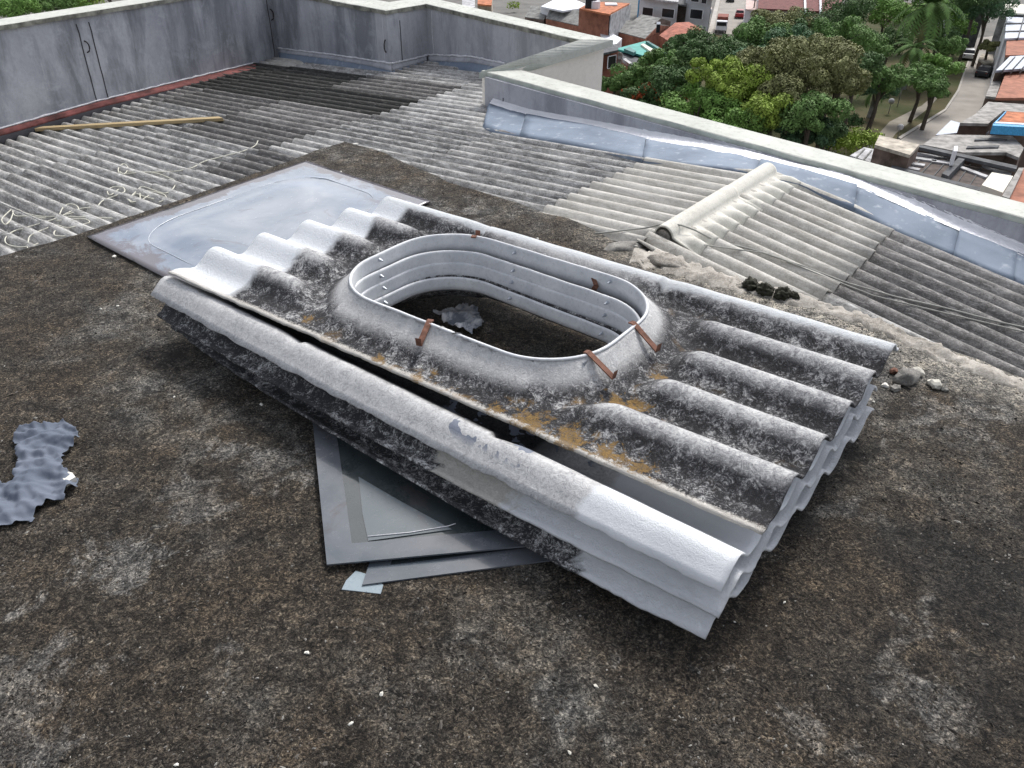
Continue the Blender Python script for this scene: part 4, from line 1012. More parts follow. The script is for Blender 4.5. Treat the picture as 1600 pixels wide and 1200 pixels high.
rope([(185, 296), (172, 305), (168, 298), (178, 292), (192, 293), (194, 300), (180, 306), (160, 314), (150, 324), (132, 325), (112, 330), (95, 338), (80, 344), (40, 356), (20, 362), (8, 373), (12, 382), (30, 386), (50, 384), (60, 380)], 'long pale rope looping down the sheets towards the lower left')
rope([(92, 338), (98, 325), (108, 319), (120, 322), (122, 330), (108, 334), (90, 338), (62, 338), (40, 333), (26, 327), (20, 330), (24, 337), (40, 338), (70, 341)], 'pale rope loops crossing the middle of the left tangle')
rope([(18, 327), (3, 342), (8, 351), (16, 344), (20, 334)], 'small loop of pale rope nearest the left edge of the photo')
rope([(88, 345), (110, 343), (130, 342), (140, 347), (125, 352), (105, 356), (88, 352), (70, 358), (48, 368), (44, 378), (43, 388)], 'pale rope end trailing to the lower left edge of the slab')
rope([(100, 355), (86, 361), (86, 368), (102, 369)], 'short curl of pale rope beside the slab edge')
rope([(90, 338), (120, 339), (150, 340), (175, 341)], 'straight stub of pale rope pointing to the slab edge')
# grey cable that hops over the ridge cap
cp = [onL(930, 365, .034), onL(975, 360, .034), onL(1010, 356, .036), on(1040, 349, R0+NL*.052, NL), on(1062, 351, R0+NR*.060, NR), on(1085, 359, R0+NR*.052, NR), on(1115, 375, R0+NR*.024, NR), onR(1180, 391, .035), onR(1255, 416, .035), onR(1320, 441, .035), onR(1400, 464, .035), onR(1480, 482, .035), onR(1560, 503, .035), onR(1640, 520, .035)]
mb = MB(); mb.tube([interp_pts(cp, i/60) for i in range(61)], .0038, 6); tag(mb.build('cable', M_cable, None, True), 'thin grey cable crossing over the ridge cap and down the right-hand sheets', 'cable')
cp2 = [onR(1100, 383, .035), onR(1200, 396, .035), onR(1300, 437, .035), onR(1365, 462, .035), onR(1430, 478, .035), onR(1640, 528, .035)]
mb = MB(); mb.tube([interp_pts(cp2, i/60) for i in range(61)], .0030, 6); tag(mb.build('cable', M_cable, None, True), 'second pale cable lying beside the first on the darker right-hand sheets', 'cable')

# ------------------------------------------------------------------ mortar, rubble, chips
def lump(name, c, r, mat, label, cat, seed=0, parent=None, sub=3, rough_=.35, fr=1.0):
    bm = bmesh.new(); bmesh.ops.create_icosphere(bm, subdivisions=sub, radius=1)
    for v in bm.verts:
        k = 1+rough_*nz3(v.co.x*1.3*fr+seed, v.co.y*1.3*fr, v.co.z*1.3*fr)+rough_*.5*nz3(v.co.x*3.1*fr, v.co.y*3.1*fr+seed, v.co.z*3*fr)
        v.co = Vector((v.co.x*r[0]*k, v.co.y*r[1]*k, v.co.z*r[2]*k))
    me = bpy.data.meshes.new(name); bm.to_mesh(me); bm.free(); me.materials.append(mat)
    if sub > 2: me.polygons.foreach_set('use_smooth', [True]*len(me.polygons))
    o = bpy.data.objects.new(name, me); C.objects.link(o); o.location = c; o.rotation_euler = (0, 0, seed*1.3)
    if label: tag(o, label, cat)
    return o
# mortar fillet along the right-hand slab edge
def fillet():
    px = [(990, 397), (1030, 405), (1080, 420), (1130, 440), (1200, 462), (1290, 487), (1360, 508), (1420, 535), (1500, 570), (1600, 607), (1680, 640)]
    inn = [at(x-8, y+interp([(990, 17), (1060, 20), (1150, 6), (1250, 0), (1420, 2), (1600, 6)], x), 0) for x, y in px]; out = [at(x+4, y-12, 0) for x, y in px]
    vs = []; fs = []; n = 150; m_ = 10
    for i in range(n+1):
        a = interp_pts(inn, i/n); b = interp_pts(out, i/n)
        a = a.lerp(b, .45*nz3(i*.22, 1)+.2*nz3(i*.7, 4)); b = b.lerp(a, .3*nz3(i*.3, 7)+.15*nz3(i*.9, 2))
        for j in range(m_+1):
            t_ = j/m_; p = a.lerp(b, t_); h = .020*math.sin(math.pi*min(1, t_*.85+.02))**.7*(.45+1.0*nz3(p.x*12, p.y*12, 3))+.008*nz3(p.x*34, p.y*34, 5)+.004*nz3(p.x*80, p.y*80, 5); 
            if j == 0: h = -.004
            if j == m_: h = -.16
            vs.append((p.x, p.y, h))
        if i:
            for j in range(m_): k = (i-1)*(m_+1)+j; fs.append((k, k+m_+1, k+m_+2, k+1))
    o = obj('mortar_fillet', vs, fs, M_mortar, None, True); tag(o, 'rough pale mortar strip bedding the right-hand sheets against the slab', 'mortar')
fillet()
c = at(1045, 412, 0); lump('mortar_mound', (c.x, c.y, .004), (.085, .055, .030), M_mortar, 'pale flat mound of mortar at the open end of the ridge cap', 'mortar', 2)
c = at(975, 386, 0); lump('mortar_mound', (c.x, c.y, -.004), (.10, .05, .022), M_stone2, 'dark grey mortar hump left of the ridge cap end', 'mortar', 5)
for k, (x, y, r_) in enumerate(((1172, 446, .030), (1195, 455, .034), (1222, 461, .032), (1240, 464, .022))):
    c = at(x, y, .01); o = lump('moss_clump', (c.x, c.y, .014), (r_, r_*.9, r_*.75), M_moss, ['leftmost lump of black moss behind the far rim of the stack', 'second black moss lump from the left behind the stack rim', 'third and tallest looking black moss lump behind the stack rim', 'rightmost small black moss lump behind the stack rim'][k], 'moss', k+1, None, 4, .42, 2.0); o['group'] = 'black moss lumps on the mortar behind the stack'
rb = [(1415, 592, .040, M_stone2, 'broad rough grey concrete lump at the right end of the stack', 3), (1434, 580, .020, M_stone, 'rounded pale pebble resting on the grey concrete lump', 4), (1460, 600, .024, M_stone, 'white angular stone just right of the grey lump', 6), (1476, 606, .012, M_stone2, 'small tan pebble beside the white angular stone', 7), (1398, 578, .016, M_rust, 'reddish brick fragment beside the stack corner', 8), (1384, 600, .012, M_chip, 'tiny white chip at the stack end below the concrete lump', 9), (1400, 605, .018, M_stone2, 'dark small stone in the shade of the concrete lump', 10)]
for x, y, r_, mt, lb, sd_ in rb:
    c = at(x, y, .01); lump('stone', (c.x, c.y, r_*.45), (r_, r_*.8, r_*.6), mt, lb, 'stone', sd_, None, 2 if r_ < .03 else 3, .5)
# loose white chips on the slab (one by one)
chips = [(480, 1020, 'white chip in the lower slab area left of centre'), (596, 1086, 'white chip near the bottom middle of the slab'), (931, 1073, 'cream pebble below the right part of the stack'), (548, 1130, 'small pale chip close to the bottom edge, left of the white ones'), (890, 1176, 'tan chip at the bottom edge right of centre'), (275, 1194, 'white chip cut by the bottom edge of the photo'), (178, 400, 'white chip beside the acrylic pane corner'), (157, 482, 'tiny white chip left of the stack, upper one'), (184, 478, 'tiny white chip left of the stack, right one'), (408, 629, 'pale flat chip in the dark shade left of the stack'), (556, 225, 'white flake on the far corner of the slab'), (533, 268, 'pale pebble on the slab beside the acrylic pane'), (592, 291, 'tan pebble next to the far white hump'), (272, 620, 'tiny pale grain on the brown slab between cloth and stack'), (1148, 972, 'pale grain near the front right stack corner'), (1226, 940, 'small lime chip right of the front stack corner'), (840, 372, 'tiny white grain behind the far rim of the stack'), (752, 430, 'tiny white grain on the floor inside the collar'), (1365, 628, 'small pale chip under the right end of the stack')]
for k, (x, y, lb) in enumerate(chips):
    c = at(x, y, .003); r_ = .0065 if k < 7 or k in (9, 10) else .004; r_ *= .78*(c-CAM).length/1.9
    lump('stone_chip', (c.x, c.y, .002+slab_z(c.x, c.y)), (r_*1.2, r_*.75, r_*.6), M_chip if k not in (2, 4, 12) else M_stone, lb, 'chip', k, None, 1, .6)
# ------------------------------------------------------------------ the town below
M_dirt = simple('brick_wall', (.30, .13, .085), .9, 0, .35, 1.2); M_brick2 = simple('brick_facade', (.27, .105, .075), .9, 0, .25, 2)
M_tile = simple('clay_tile_roof', (.30, .11, .075), .9, 0, .5, 1.3); M_tile_o = simple('orange_tile_roof', (.40, .15, .075), .9, 0, .5, 1.3); M_tile_d = simple('dark_red_roof', (.13, .045, .04), .9, 0, .5, 1.3)
M_gr = simple('grey_roof', (.21, .21, .20), .9, 0, .5, 1.3); M_grd = simple('dark_grey_roof', (.085, .088, .092), .85, 0, .5, 1.3); M_grl = simple('light_grey_roof', (.36, .36, .37), .7, 0, .5, 1.3)
M_teal = simple('teal_roof', (.045, .29, .25), .6, 0, .2, .8); M_teald = simple('dark_teal_roof', (.06, .17, .16), .6, 0, .2, .8); M_wht = simple('white_render', (.66, .67, .70), .8, 0, .1, .7)
M_tan = simple('tan_slab', (.40, .36, .30), .9, 0, .5, 1.3); M_conc = simple('grey_concrete_roof', (.27, .26, .245), .9, 0, .5, 1.3); M_pink = simple('pink_render', (.52, .40, .37), .85, 0, .15, .8)
M_blue = simple('blue_trim', (.06, .30, .55), .6); M_creamr = simple('cream_panel', (.60, .58, .50), .7, 0, .1, 1); M_win = simple('window_dark', (.02, .022, .026), .2); M_brown = simple('brown_shed_roof', (.085, .068, .06), .9, 0, .5, 1.3)
M_soot = simple('stained_wall', (.16, .12, .10), .95, 0, .6, .8); M_ltb = simple('pale_blue_roof', (.42, .46, .53), .6, 0, .12, .6)
def poly_px(pix, z): return [V2(at(x, y, z)) for x, y in pix]
def block(t, name, pix, ztop, mat, zbot=None, dz=0):
    mb = MB(); mb.prism(poly_px(pix, ztop), ZG if zbot is None else zbot, ztop+dz); o = mb.build(name, mat, t); return o
def building(name, pix, h, wallm, roofm, label, cat='house', rim=.25, th=.25, over=0):
    z = ZG+h; t = empty(name, at(pix[0][0], pix[0][1], ZG)); t.rotation_euler = (0, 0, 0); tag(t, label, cat)
    block(t, 'wall', pix, z-th, wallm); mb = MB()
    P = [Vector((*p, 0)) for p in poly_px(pix, z)]; c = sum(P, Vector())/len(P)
    P = [p+(p-c).normalized()*over for p in P]; mb.prism([(p.x, p.y) for p in P], z-th+.004, z); mb.build('roof', roofm, t)
    return t
def on_top(t, name, pix, h, mat, th=.12):
    z = ZG+h; mb = MB(); mb.prism(poly_px(pix, z), z-th-.3, z); return mb.build(name, mat, t)
def facade_window(t, pa, pb, rect, name='window', pane=True, mat=None, deep=.12):
    """rect in pixels on the vertical plane through plan points pa, pb"""
    d = (pb-pa); d.z = 0; d.normalize(); n = Vector((-d.y, d.x, 0)); n = n if n.y < 0 else -n
    x0, y0, x1, y1 = rect; c = [on(x, y, pa, n) for x, y in ((x0, y1), (x1, y1), (x1, y0), (x0, y0))]
    zb, zt = min(c[0].z, c[1].z), max(c[2].z, c[3].z); a = flatz(c[0]); b = flatz(c[1]); mb = MB()
    fr = .06
    for (s0, s1, z0, z1) in ((0, 1, zt, zt+fr), (0, 1, zb-fr, zb)):
        mb.add([a+n*0+Z*z0, b+Z*z0, b+n*.1+Z*z0, a+n*.1+Z*z0, a+Z*z1, b+Z*z1, b+n*.1+Z*z1, a+n*.1+Z*z1], [(3,2,1,0), (4,5,6,7), (0,1,5,4), (1,2,6,5), (2,3,7,6), (3,0,4,7)])
    for q in (a-d*fr, b):
        r_ = q+d*fr; mb.add([q+Z*zb, r_+Z*zb, r_+n*.1+Z*zb, q+n*.1+Z*zb, q+Z*zt, r_+Z*zt, r_+n*.1+Z*zt, q+n*.1+Z*zt], [(3,2,1,0), (4,5,6,7), (0,1,5,4), (1,2,6,5), (2,3,7,6), (3,0,4,7)])
    w_ = mb.build(name, M_wht, t)
    mb = MB(); mb.add([a+n*.03+Z*zb, b+n*.03+Z*zb, b+n*.03+Z*zt, a+n*.03+Z*zt, a-n*.05+Z*zb, b-n*.05+Z*zb, b-n*.05+Z*zt, a-n*.05+Z*zt], [(0,1,2,3), (7,6,5,4), (0,4,5,1), (2,6,7,3), (1,5,6,2), (3,7,4,0)])
    mb.build('pane', mat or M_win, w_); return w_
def gable(t, name, e0, e1, e2, e3, h_eave, h_ridge, mat, wallm=None, thick=.15):
    """eaves e0-e1 and e3-e2, ridge between the midpoints of e0e3 and e1e2"""
    z = ZG+h_eave; E = [at(*q, z) for q in (e0, e1, e2, e3)]; r0 = (E[0]+E[3])/2; r1 = (E[1]+E[2])/2; r0.z = r1.z = ZG+h_ridge
    o = obj(name, [E[0], E[1], r1, r0, E[3], E[2]], [(0, 1, 2, 3), (3, 2, 5, 4)], mat, t); solid(o, thick, 0)
    if wallm:
        mb = MB(); mb.prism([V2(e) for e in E], ZG, z-.05); mb.build('wall', wallm, t)
        o = obj('gable_end', [E[0], E[3], r0, E[1], E[2], r1], [(0, 1, 2), (5, 4, 3)], wallm, t); solid(o, .1, 0)
    return o
# --- houses left of the street (top of the photo)
t = building('white_house', [(1000, -4), (1060, 3), (1062, -30), (1004, -36)], 7, M_wht, M_grl, 'white two storey house with two wide dark windows beside the narrow alley')
A1, B1 = flatz(at(1000, -4, ZG+7)), flatz(at(1060, 3, ZG+7))
for r_ in ((1004, 13, 1020, 23), (1034, 15, 1053, 26)): facade_window(t, A1, B1, r_)
mb = MB(); mb.tube([at(999, -4, ZG+7), flatz(at(999, -4, ZG+7))+Z*ZG], .12, 6); mb.build('downpipe', M_blue, t)
t = building('balcony_house', [(1073, -8), (1112, -4), (1113, -34), (1074, -38)], 7.5, M_wht, M_grl, 'white and pink house with balcony and blue sill at the street corner')
A1, B1 = flatz(at(1073, -8, ZG+7.5)), flatz(at(1112, -4, ZG+7.5))
facade_window(t, A1, B1, (1078, 16, 1097, 28)); facade_window(t, A1, B1, (1080, -4, 1092, 2)); facade_window(t, A1, B1, (1096, -2, 1104, 5))
bl = at(1073, 12, ZG+3.4); mb = MB(); mb.prism([V2(at(x, y, ZG+3.4)) for x, y in ((1072, 13), (1112, 16), (1112, 11), (1073, 8))], ZG+3.1, ZG+3.4); mb.build('balcony', M_pink, t)
mb = MB(); mb.prism([V2(at(x, y, ZG+4.0)) for x, y in ((1072, 11), (1112, 14.5), (1112, 13.7), (1072, 10))], ZG+3.2, ZG+4.0); mb.build('balcony_rail', M_ltb, t)
t = building('dark_gap_block', [(1058, 6), (1073, 8), (1073, -10), (1058, -12)], 6.0, M_brown, M_grd, 'narrow dark block filling the dark gap between the two white houses')  # dark block put in for the dark gap between the houses
t = building('brick_house', [(905, 13), (952, 22), (984, 5), (924, 2)], 7.5, M_dirt, M_tile_o, 'tall brick house with orange roof and a grey side wall')
mb = MB(); a_, b_ = at(953, 23, ZG+7.3), at(984, 6, ZG+7.3); mb.add([Vector((a_.x+.1, a_.y-.1, ZG)), Vector((b_.x+.1, b_.y-.1, ZG)), Vector((b_.x+.1, b_.y-.1, ZG+7.3)), Vector((a_.x+.1, a_.y-.1, ZG+7.3))], [(0, 1, 2, 3)]); solid(mb.build('side_wall', M_grl, t), .15, 0)
on_top(t, 'skylight', [(945, 4), (963, 4), (965, 7), (946, 7)], 7.7, M_wht)
mb = MB(); c = at(923, 12, ZG+7.5); mb.tube([c, c+Z*1.3], .9, 10); o = mb.build('water_tank', M_win, None); tag(o, 'small black water tank at the corner of the orange roof', 'water tank')
mb = MB(); c = at(930, 13, ZG+7.5); mb.tube([c, c+Z*1.0], .7, 10); o = mb.build('water_tank', M_wht, None); tag(o, 'small white water tank next to the black one on the orange roof', 'water tank')
t = building('white_shed', [(845, 10), (880, 17), (925, 10), (900, 0), (868, -2)], 5.5, M_wht, M_wht, 'low building with bright white roof left of the tall brick house', 'shed')
t = empty('grey_roofed_house', at(880, 40, ZG)); tag(t, 'brick house with weathered grey double pitched roofs behind the coping corner', 'house')
gable(t, 'roof', (853, 29), (932, 47), (918, 26), (870, 19), 4, 5.4, M_gr, M_dirt)
t = empty('small_gable_house', at(835, 30, ZG)); tag(t, 'small grey gabled house left of the grey double roofs', 'house')
gable(t, 'roof', (820, 27), (850, 31), (868, 18), (838, 16), 3.6, 4.8, M_gr, M_soot)
t = building('ochre_wall_house', [(722, 12), (742, 13), (742, -12), (722, -14)], 6, M_creamr, M_grl, 'cream house corner with a dark doorway above the far parapet')
facade_window(t, flatz(at(722, 12, ZG+6)), flatz(at(742, 13, ZG+6)), (740, 12, 744, 22), 'door')
t = building('ochre_wall_house', [(746, 6), (768, 8), (770, -14), (748, -16)], 5, M_tan, M_tile_o, 'small orange roofed house above the far parapet')
t = empty('grey_roofed_house', at(990, 50, ZG)); tag(t, 'pair of weathered grey roofs with a chimney opening below the white house', 'house')
gable(t, 'roof', (961, 49), (1008, 61), (1046, 41), (986, 36), 4.2, 5.2, M_gr, M_dirt)
gable(t, 'roof', (984, 37), (1016, 42), (1048, 34), (1018, 27), 4.6, 5.4, M_gr, M_soot)
on_top(t, 'chimney', [(1026, 38), (1032, 38), (1032, 34), (1026, 34)], 6.6, M_win, .8)
t = empty('terracotta_house', at(1060, 60, ZG)); tag(t, 'brick house with broad terracotta red roof and white eave beside the trees', 'house')
gable(t, 'roof', (1030, 56), (1057, 72), (1098, 46), (1076, 35), 4.4, 5.2, M_tile, M_dirt)
on_top(t, 'eave', [(1057, 73.5), (1082, 60), (1081, 58.5), (1056, 71.5)], 4.5, M_wht)
t = building('teal_house', [(962, 76), (1008, 64), (1044, 85), (1024, 92), (995, 84)], 4.0, M_dirt, M_teal, 'house with bright teal metal roof and a pale translucent strip')
on_top(t, 'roof_panel', [(1001, 69), (1006, 68), (1030, 82), (1026, 87)], 4.25, M_creamr); on_top(t, 'roof_panel', [(1009, 64), (1013, 64), (1048, 84), (1044, 86)], 4.35, M_teald)
on_top(t, 'roof_panel', [(975, 76), (984, 73), (994, 80), (990, 82)], 4.3, M_teald)
t = building('dark_roofed_house', [(966, 83), (984, 77), (1008, 92), (985, 106)], 3.6, M_dirt, M_grd, 'low house with charcoal corrugated roof in front of the teal roof')
on_top(t, 'roof_panel', [(973, 92), (978, 91), (987, 98), (984, 100)], 3.9, M_grl)
t = building('curved_shed', [(938, 52), (952, 50), (972, 60), (962, 70), (944, 66)], 4.4, M_wht, M_wht, 'white rounded metal shed roof beside the brick house', 'shed')
t = building('brick_corner_house', [(938, 84), (966, 78), (966, 68), (940, 72)], 6.2, M_brick2, M_grd, 'reddish brick house corner with one tall window by the cream wall')
facade_window(t, flatz(at(938, 84, ZG+6.2)), flatz(at(966, 78, ZG+6.2)), (949, 89, 961, 104))
def dish(x, y, z, r_, label):
    c = at(x, y, z); mb = MB(); n = 12; mb.add([c+Vector((0, .15, 0))]+[c+Vector((math.cos(k*2*math.pi/n)*r_, -.1, math.sin(k*2*math.pi/n)*r_)) for k in range(n)], [(0, 1+(k+1) % n, 1+k) for k in range(n)])
    o = obj('satellite_dish', mb.v, mb.f, M_grl, None); solid(o, .04, 0); tag(o, label, 'satellite dish')
dish(968, 87, ZG+5, .42, 'upper grey satellite dish on the brick corner house'); dish(967, 96, ZG+3.8, .42, 'lower white satellite dish under the other one')
t = building('red_hall', [(1184, 13), (1314, 19), (1320, -25), (1188, -30)], 5.5, M_wht, M_tile_d, 'long hall with dark red roof behind the park trees', 'hall')
on_top(t, 'roof_post', [(1257, 17), (1260, 17), (1259, -20), (1256, -20)], 5.9, M_wht); on_top(t, 'roof_post', [(1281, 18), (1284, 18), (1283, -20), (1280, -20)], 5.9, M_wht)
t = building('white_kiosk', [(1284, 22), (1296, 23), (1296, 12), (1285, 11)], 3.5, M_tile_d, M_wht, 'small kiosk with white roof and red front at the foot of the red hall', 'kiosk')
t = building('white_kiosk', [(1165, 14), (1186, 16), (1186, 2), (1166, 0)], 4, M_wht, M_pink, 'low white and pink annex right of the street', 'house')
# --- houses on the right
t = building('awning_house', [(1328, 243), (1350, 230), (1404, 241), (1394, 264)], 5, M_soot, M_grl, 'house with pale grey ribbed awning roof right behind the parapet')
for k in range(5): on_top(t, 'roof_rib', [(1336+k*12, 246+k*3.0), (1338+k*12, 246.5+k*3.0), (1352+k*11, 232+k*2.4), (1350+k*11, 231.5+k*2.4)], 5.12, M_gr)
t = building('terrace_house', [(1367, 226), (1422, 242), (1437, 226), (1374, 211)], 7.2, M_soot, M_tan, 'block with tan concrete slab top and stained brown side beside the street')
t = building('shed_roofed_house', [(1393, 260), (1434, 228), (1586, 261), (1567, 306)], 5.6, M_soot, M_brown, 'large dark brown corrugated roof with scattered white translucent strips')
for q in ([(1434, 238), (1475, 243), (1475, 246), (1432, 241)], [(1428, 244), (1464, 249), (1463, 252), (1426, 247)], [(1456, 249), (1488, 252), (1487, 256), (1455, 252)], [(1417, 252), (1446, 256), (1444, 259), (1416, 255)], [(1414, 259), (1438, 263), (1436, 266), (1412, 262)], [(1500, 258), (1544, 274), (1541, 277), (1498, 261)], [(1510, 246), (1581, 270), (1579, 274), (1508, 249)], [(1476, 243), (1502, 245), (1501, 248), (1476, 246)]):
    on_top(t, 'roof_panel', q, 5.75, M_grl)
on_top(t, 'ridge', [(1500, 244), (1510, 246), (1482, 275), (1472, 271)], 6.2, M_grd, .4)
for k in range(9): on_top(t, 'roof_seam', [(1400+k*19, 262+k*4.6), (1401.3+k*19, 262.5+k*4.6), (1438.5+k*17, 230+k*3.6), (1437+k*17, 229.5+k*3.6)], 5.68, M_grd, .1)
on_top(t, 'cream_canopy', [(1534, 289), (1550, 269), (1583, 275), (1567, 301)], 6.6, M_creamr, .9)
t = building('gutter_wall', [(1392, 262), (1566, 307), (1569, 302), (1394, 258)], 6.1, M_soot, M_grd, 'mossy dark boundary wall in front of the brown corrugated roof', 'wall')
t = building('gutter_wall', [(1433, 229), (1588, 264), (1590, 259), (1437, 226)], 6.3, M_soot, M_grd, 'stained boundary wall behind the brown corrugated roof', 'wall')
t = building('concrete_roofed_house', [(1442, 226), (1458, 214), (1470, 210), (1582, 212), (1600, 231), (1592, 246), (1572, 238), (1504, 238)], 6.2, M_soot, M_conc, 'house with wide stained grey concrete roof terrace and narrow slots')
for q in ([(1512, 228), (1545, 227), (1562, 227), (1560, 230), (1546, 230), (1510, 231)], [(1523, 217), (1550, 215), (1574, 217), (1572, 219), (1550, 218), (1523, 219)]): on_top(t, 'roof_slot', q, 6.32, M_grd)
on_top(t, 'tank', [(1490, 236), (1496, 236), (1497, 228), (1491, 228)], 7.4, M_wht, .8)
t = building('brick_patio', [(1548, 252), (1586, 262), (1598, 242), (1556, 238)], 3, M_dirt, M_tile_o, 'small brick patio between two boundary walls', 'patio')
t = building('pale_blue_house', [(1462, 211), (1486, 188), (1546, 204), (1543, 208), (1500, 207)], 5.2, M_wht, M_ltb, 'house with pale blue metal roof and white gutter at the street')
t = building('flat_roofed_house', [(1500, 192), (1524, 178), (1544, 159), (1604, 163), (1604, 176), (1568, 173), (1544, 193)], 6.4, M_soot, M_conc, 'flat grey concrete roof with a dark parapet by the street bend')
t = building('orange_roofed_house', [(1552, 193), (1571, 174), (1640, 177), (1640, 198)], 7.2, M_soot, M_tile_o, 'house with orange roof edged in bright blue')
on_top(t, 'blue_edge', [(1551, 196), (1640, 201), (1640, 198), (1552, 192.5)], 7.4, M_blue, .4); on_top(t, 'blue_edge', [(1552, 193), (1571, 174), (1573, 174), (1554, 193.5)], 7.4, M_blue, .4)
on_top(t, 'white_edge', [(1555, 192), (1640, 197), (1640, 194.5), (1557, 190)], 7.45, M_wht, .3)
t = building('brick_yard_house', [(1556, 153), (1572, 113), (1640, 112), (1640, 153)], 6, M_soot, M_dirt, 'rusty red brick roof yard with dark parapet on the right edge')
t = building('pale_passage', [(1540, 150), (1555, 113), (1570, 112), (1556, 152)], 5.2, M_soot, M_conc, 'narrow pale concrete strip roof left of the red brick yard', 'roof terrace')
t = building('solar_roofed_house', [(1556, 110), (1578, 88), (1640, 84), (1640, 104), (1596, 107)], 6.6, M_soot, M_ltb, 'white and blue panelled roof above the red brick yard')
for k in range(3): on_top(t, 'roof_seam', [(1566+k*14, 109), (1567.5+k*14, 109), (1587+k*14, 88), (1585.5+k*14, 88)], 6.75, M_grd)
t = building('white_tower_house', [(1570, 60), (1573, 24), (1640, 24), (1640, 57)], 6.5, M_wht, M_ltb, 'tall white house with pale panelled roof in the top right corner')
for k in range(2): on_top(t, 'roof_seam', [(1571, 36+k*12), (1640, 34+k*12), (1640, 35.2+k*12), (1571, 37.2+k*12)], 6.62, M_grd)
on_top(t, 'roof_seam', [(1590, 58), (1592, 58), (1602, 24), (1600, 24)], 6.64, M_grd)
A1, B1 = flatz(at(1570, 60, ZG+6.5)), flatz(at(1640, 57, ZG+6.5))
t = building('brick_porch', [(1571, 86), (1573, 63), (1640, 60), (1640, 86)], 6.2, M_wht, M_dirt, 'brick coloured roof in front of the tall white house', 'house')
for k in range(3): facade_window(t, flatz(at(1571, 86, ZG+6.2)), flatz(at(1640, 86, ZG+6.2)), (1574+k*9, 92, 1578+k*9, 104), 'window')
t = building('grey_balcony_house', [(1563, 20), (1568, 6), (1640, 8), (1640, 22)], 7, M_grl, M_creamr, 'house with grey parapet and cream terrace at the top right edge')
t = building('stone_planter', [(1529, 92), (1534, 84), (1552, 85), (1552, 98), (1538, 98)], 1.6, M_soot, M_tan, 'raised stone planter on the rounded pavement corner', 'planter')
t = building('brick_building', [(1566, 306), (1592, 262), (1640, 262), (1640, 345), (1590, 325)], 9, M_dirt, M_dirt, 'orange brick wall in the lower right beyond the parapet', 'house')
on_top(t, 'grey_edge', [(1566, 306), (1592, 262), (1600, 262), (1577, 310)], 9.3, M_conc, .5)
t = building('street_front_house', [(1500, 12), (1540, 16), (1542, -20), (1498, -24)], 6, M_grd, M_grd, 'dark fronted house behind the tree at the end of the right street')
t = building('light_house', [(1478, 6), (1499, 8), (1500, -14), (1480, -16)], 6, M_wht, M_grl, 'narrow white house front above the palm tree')
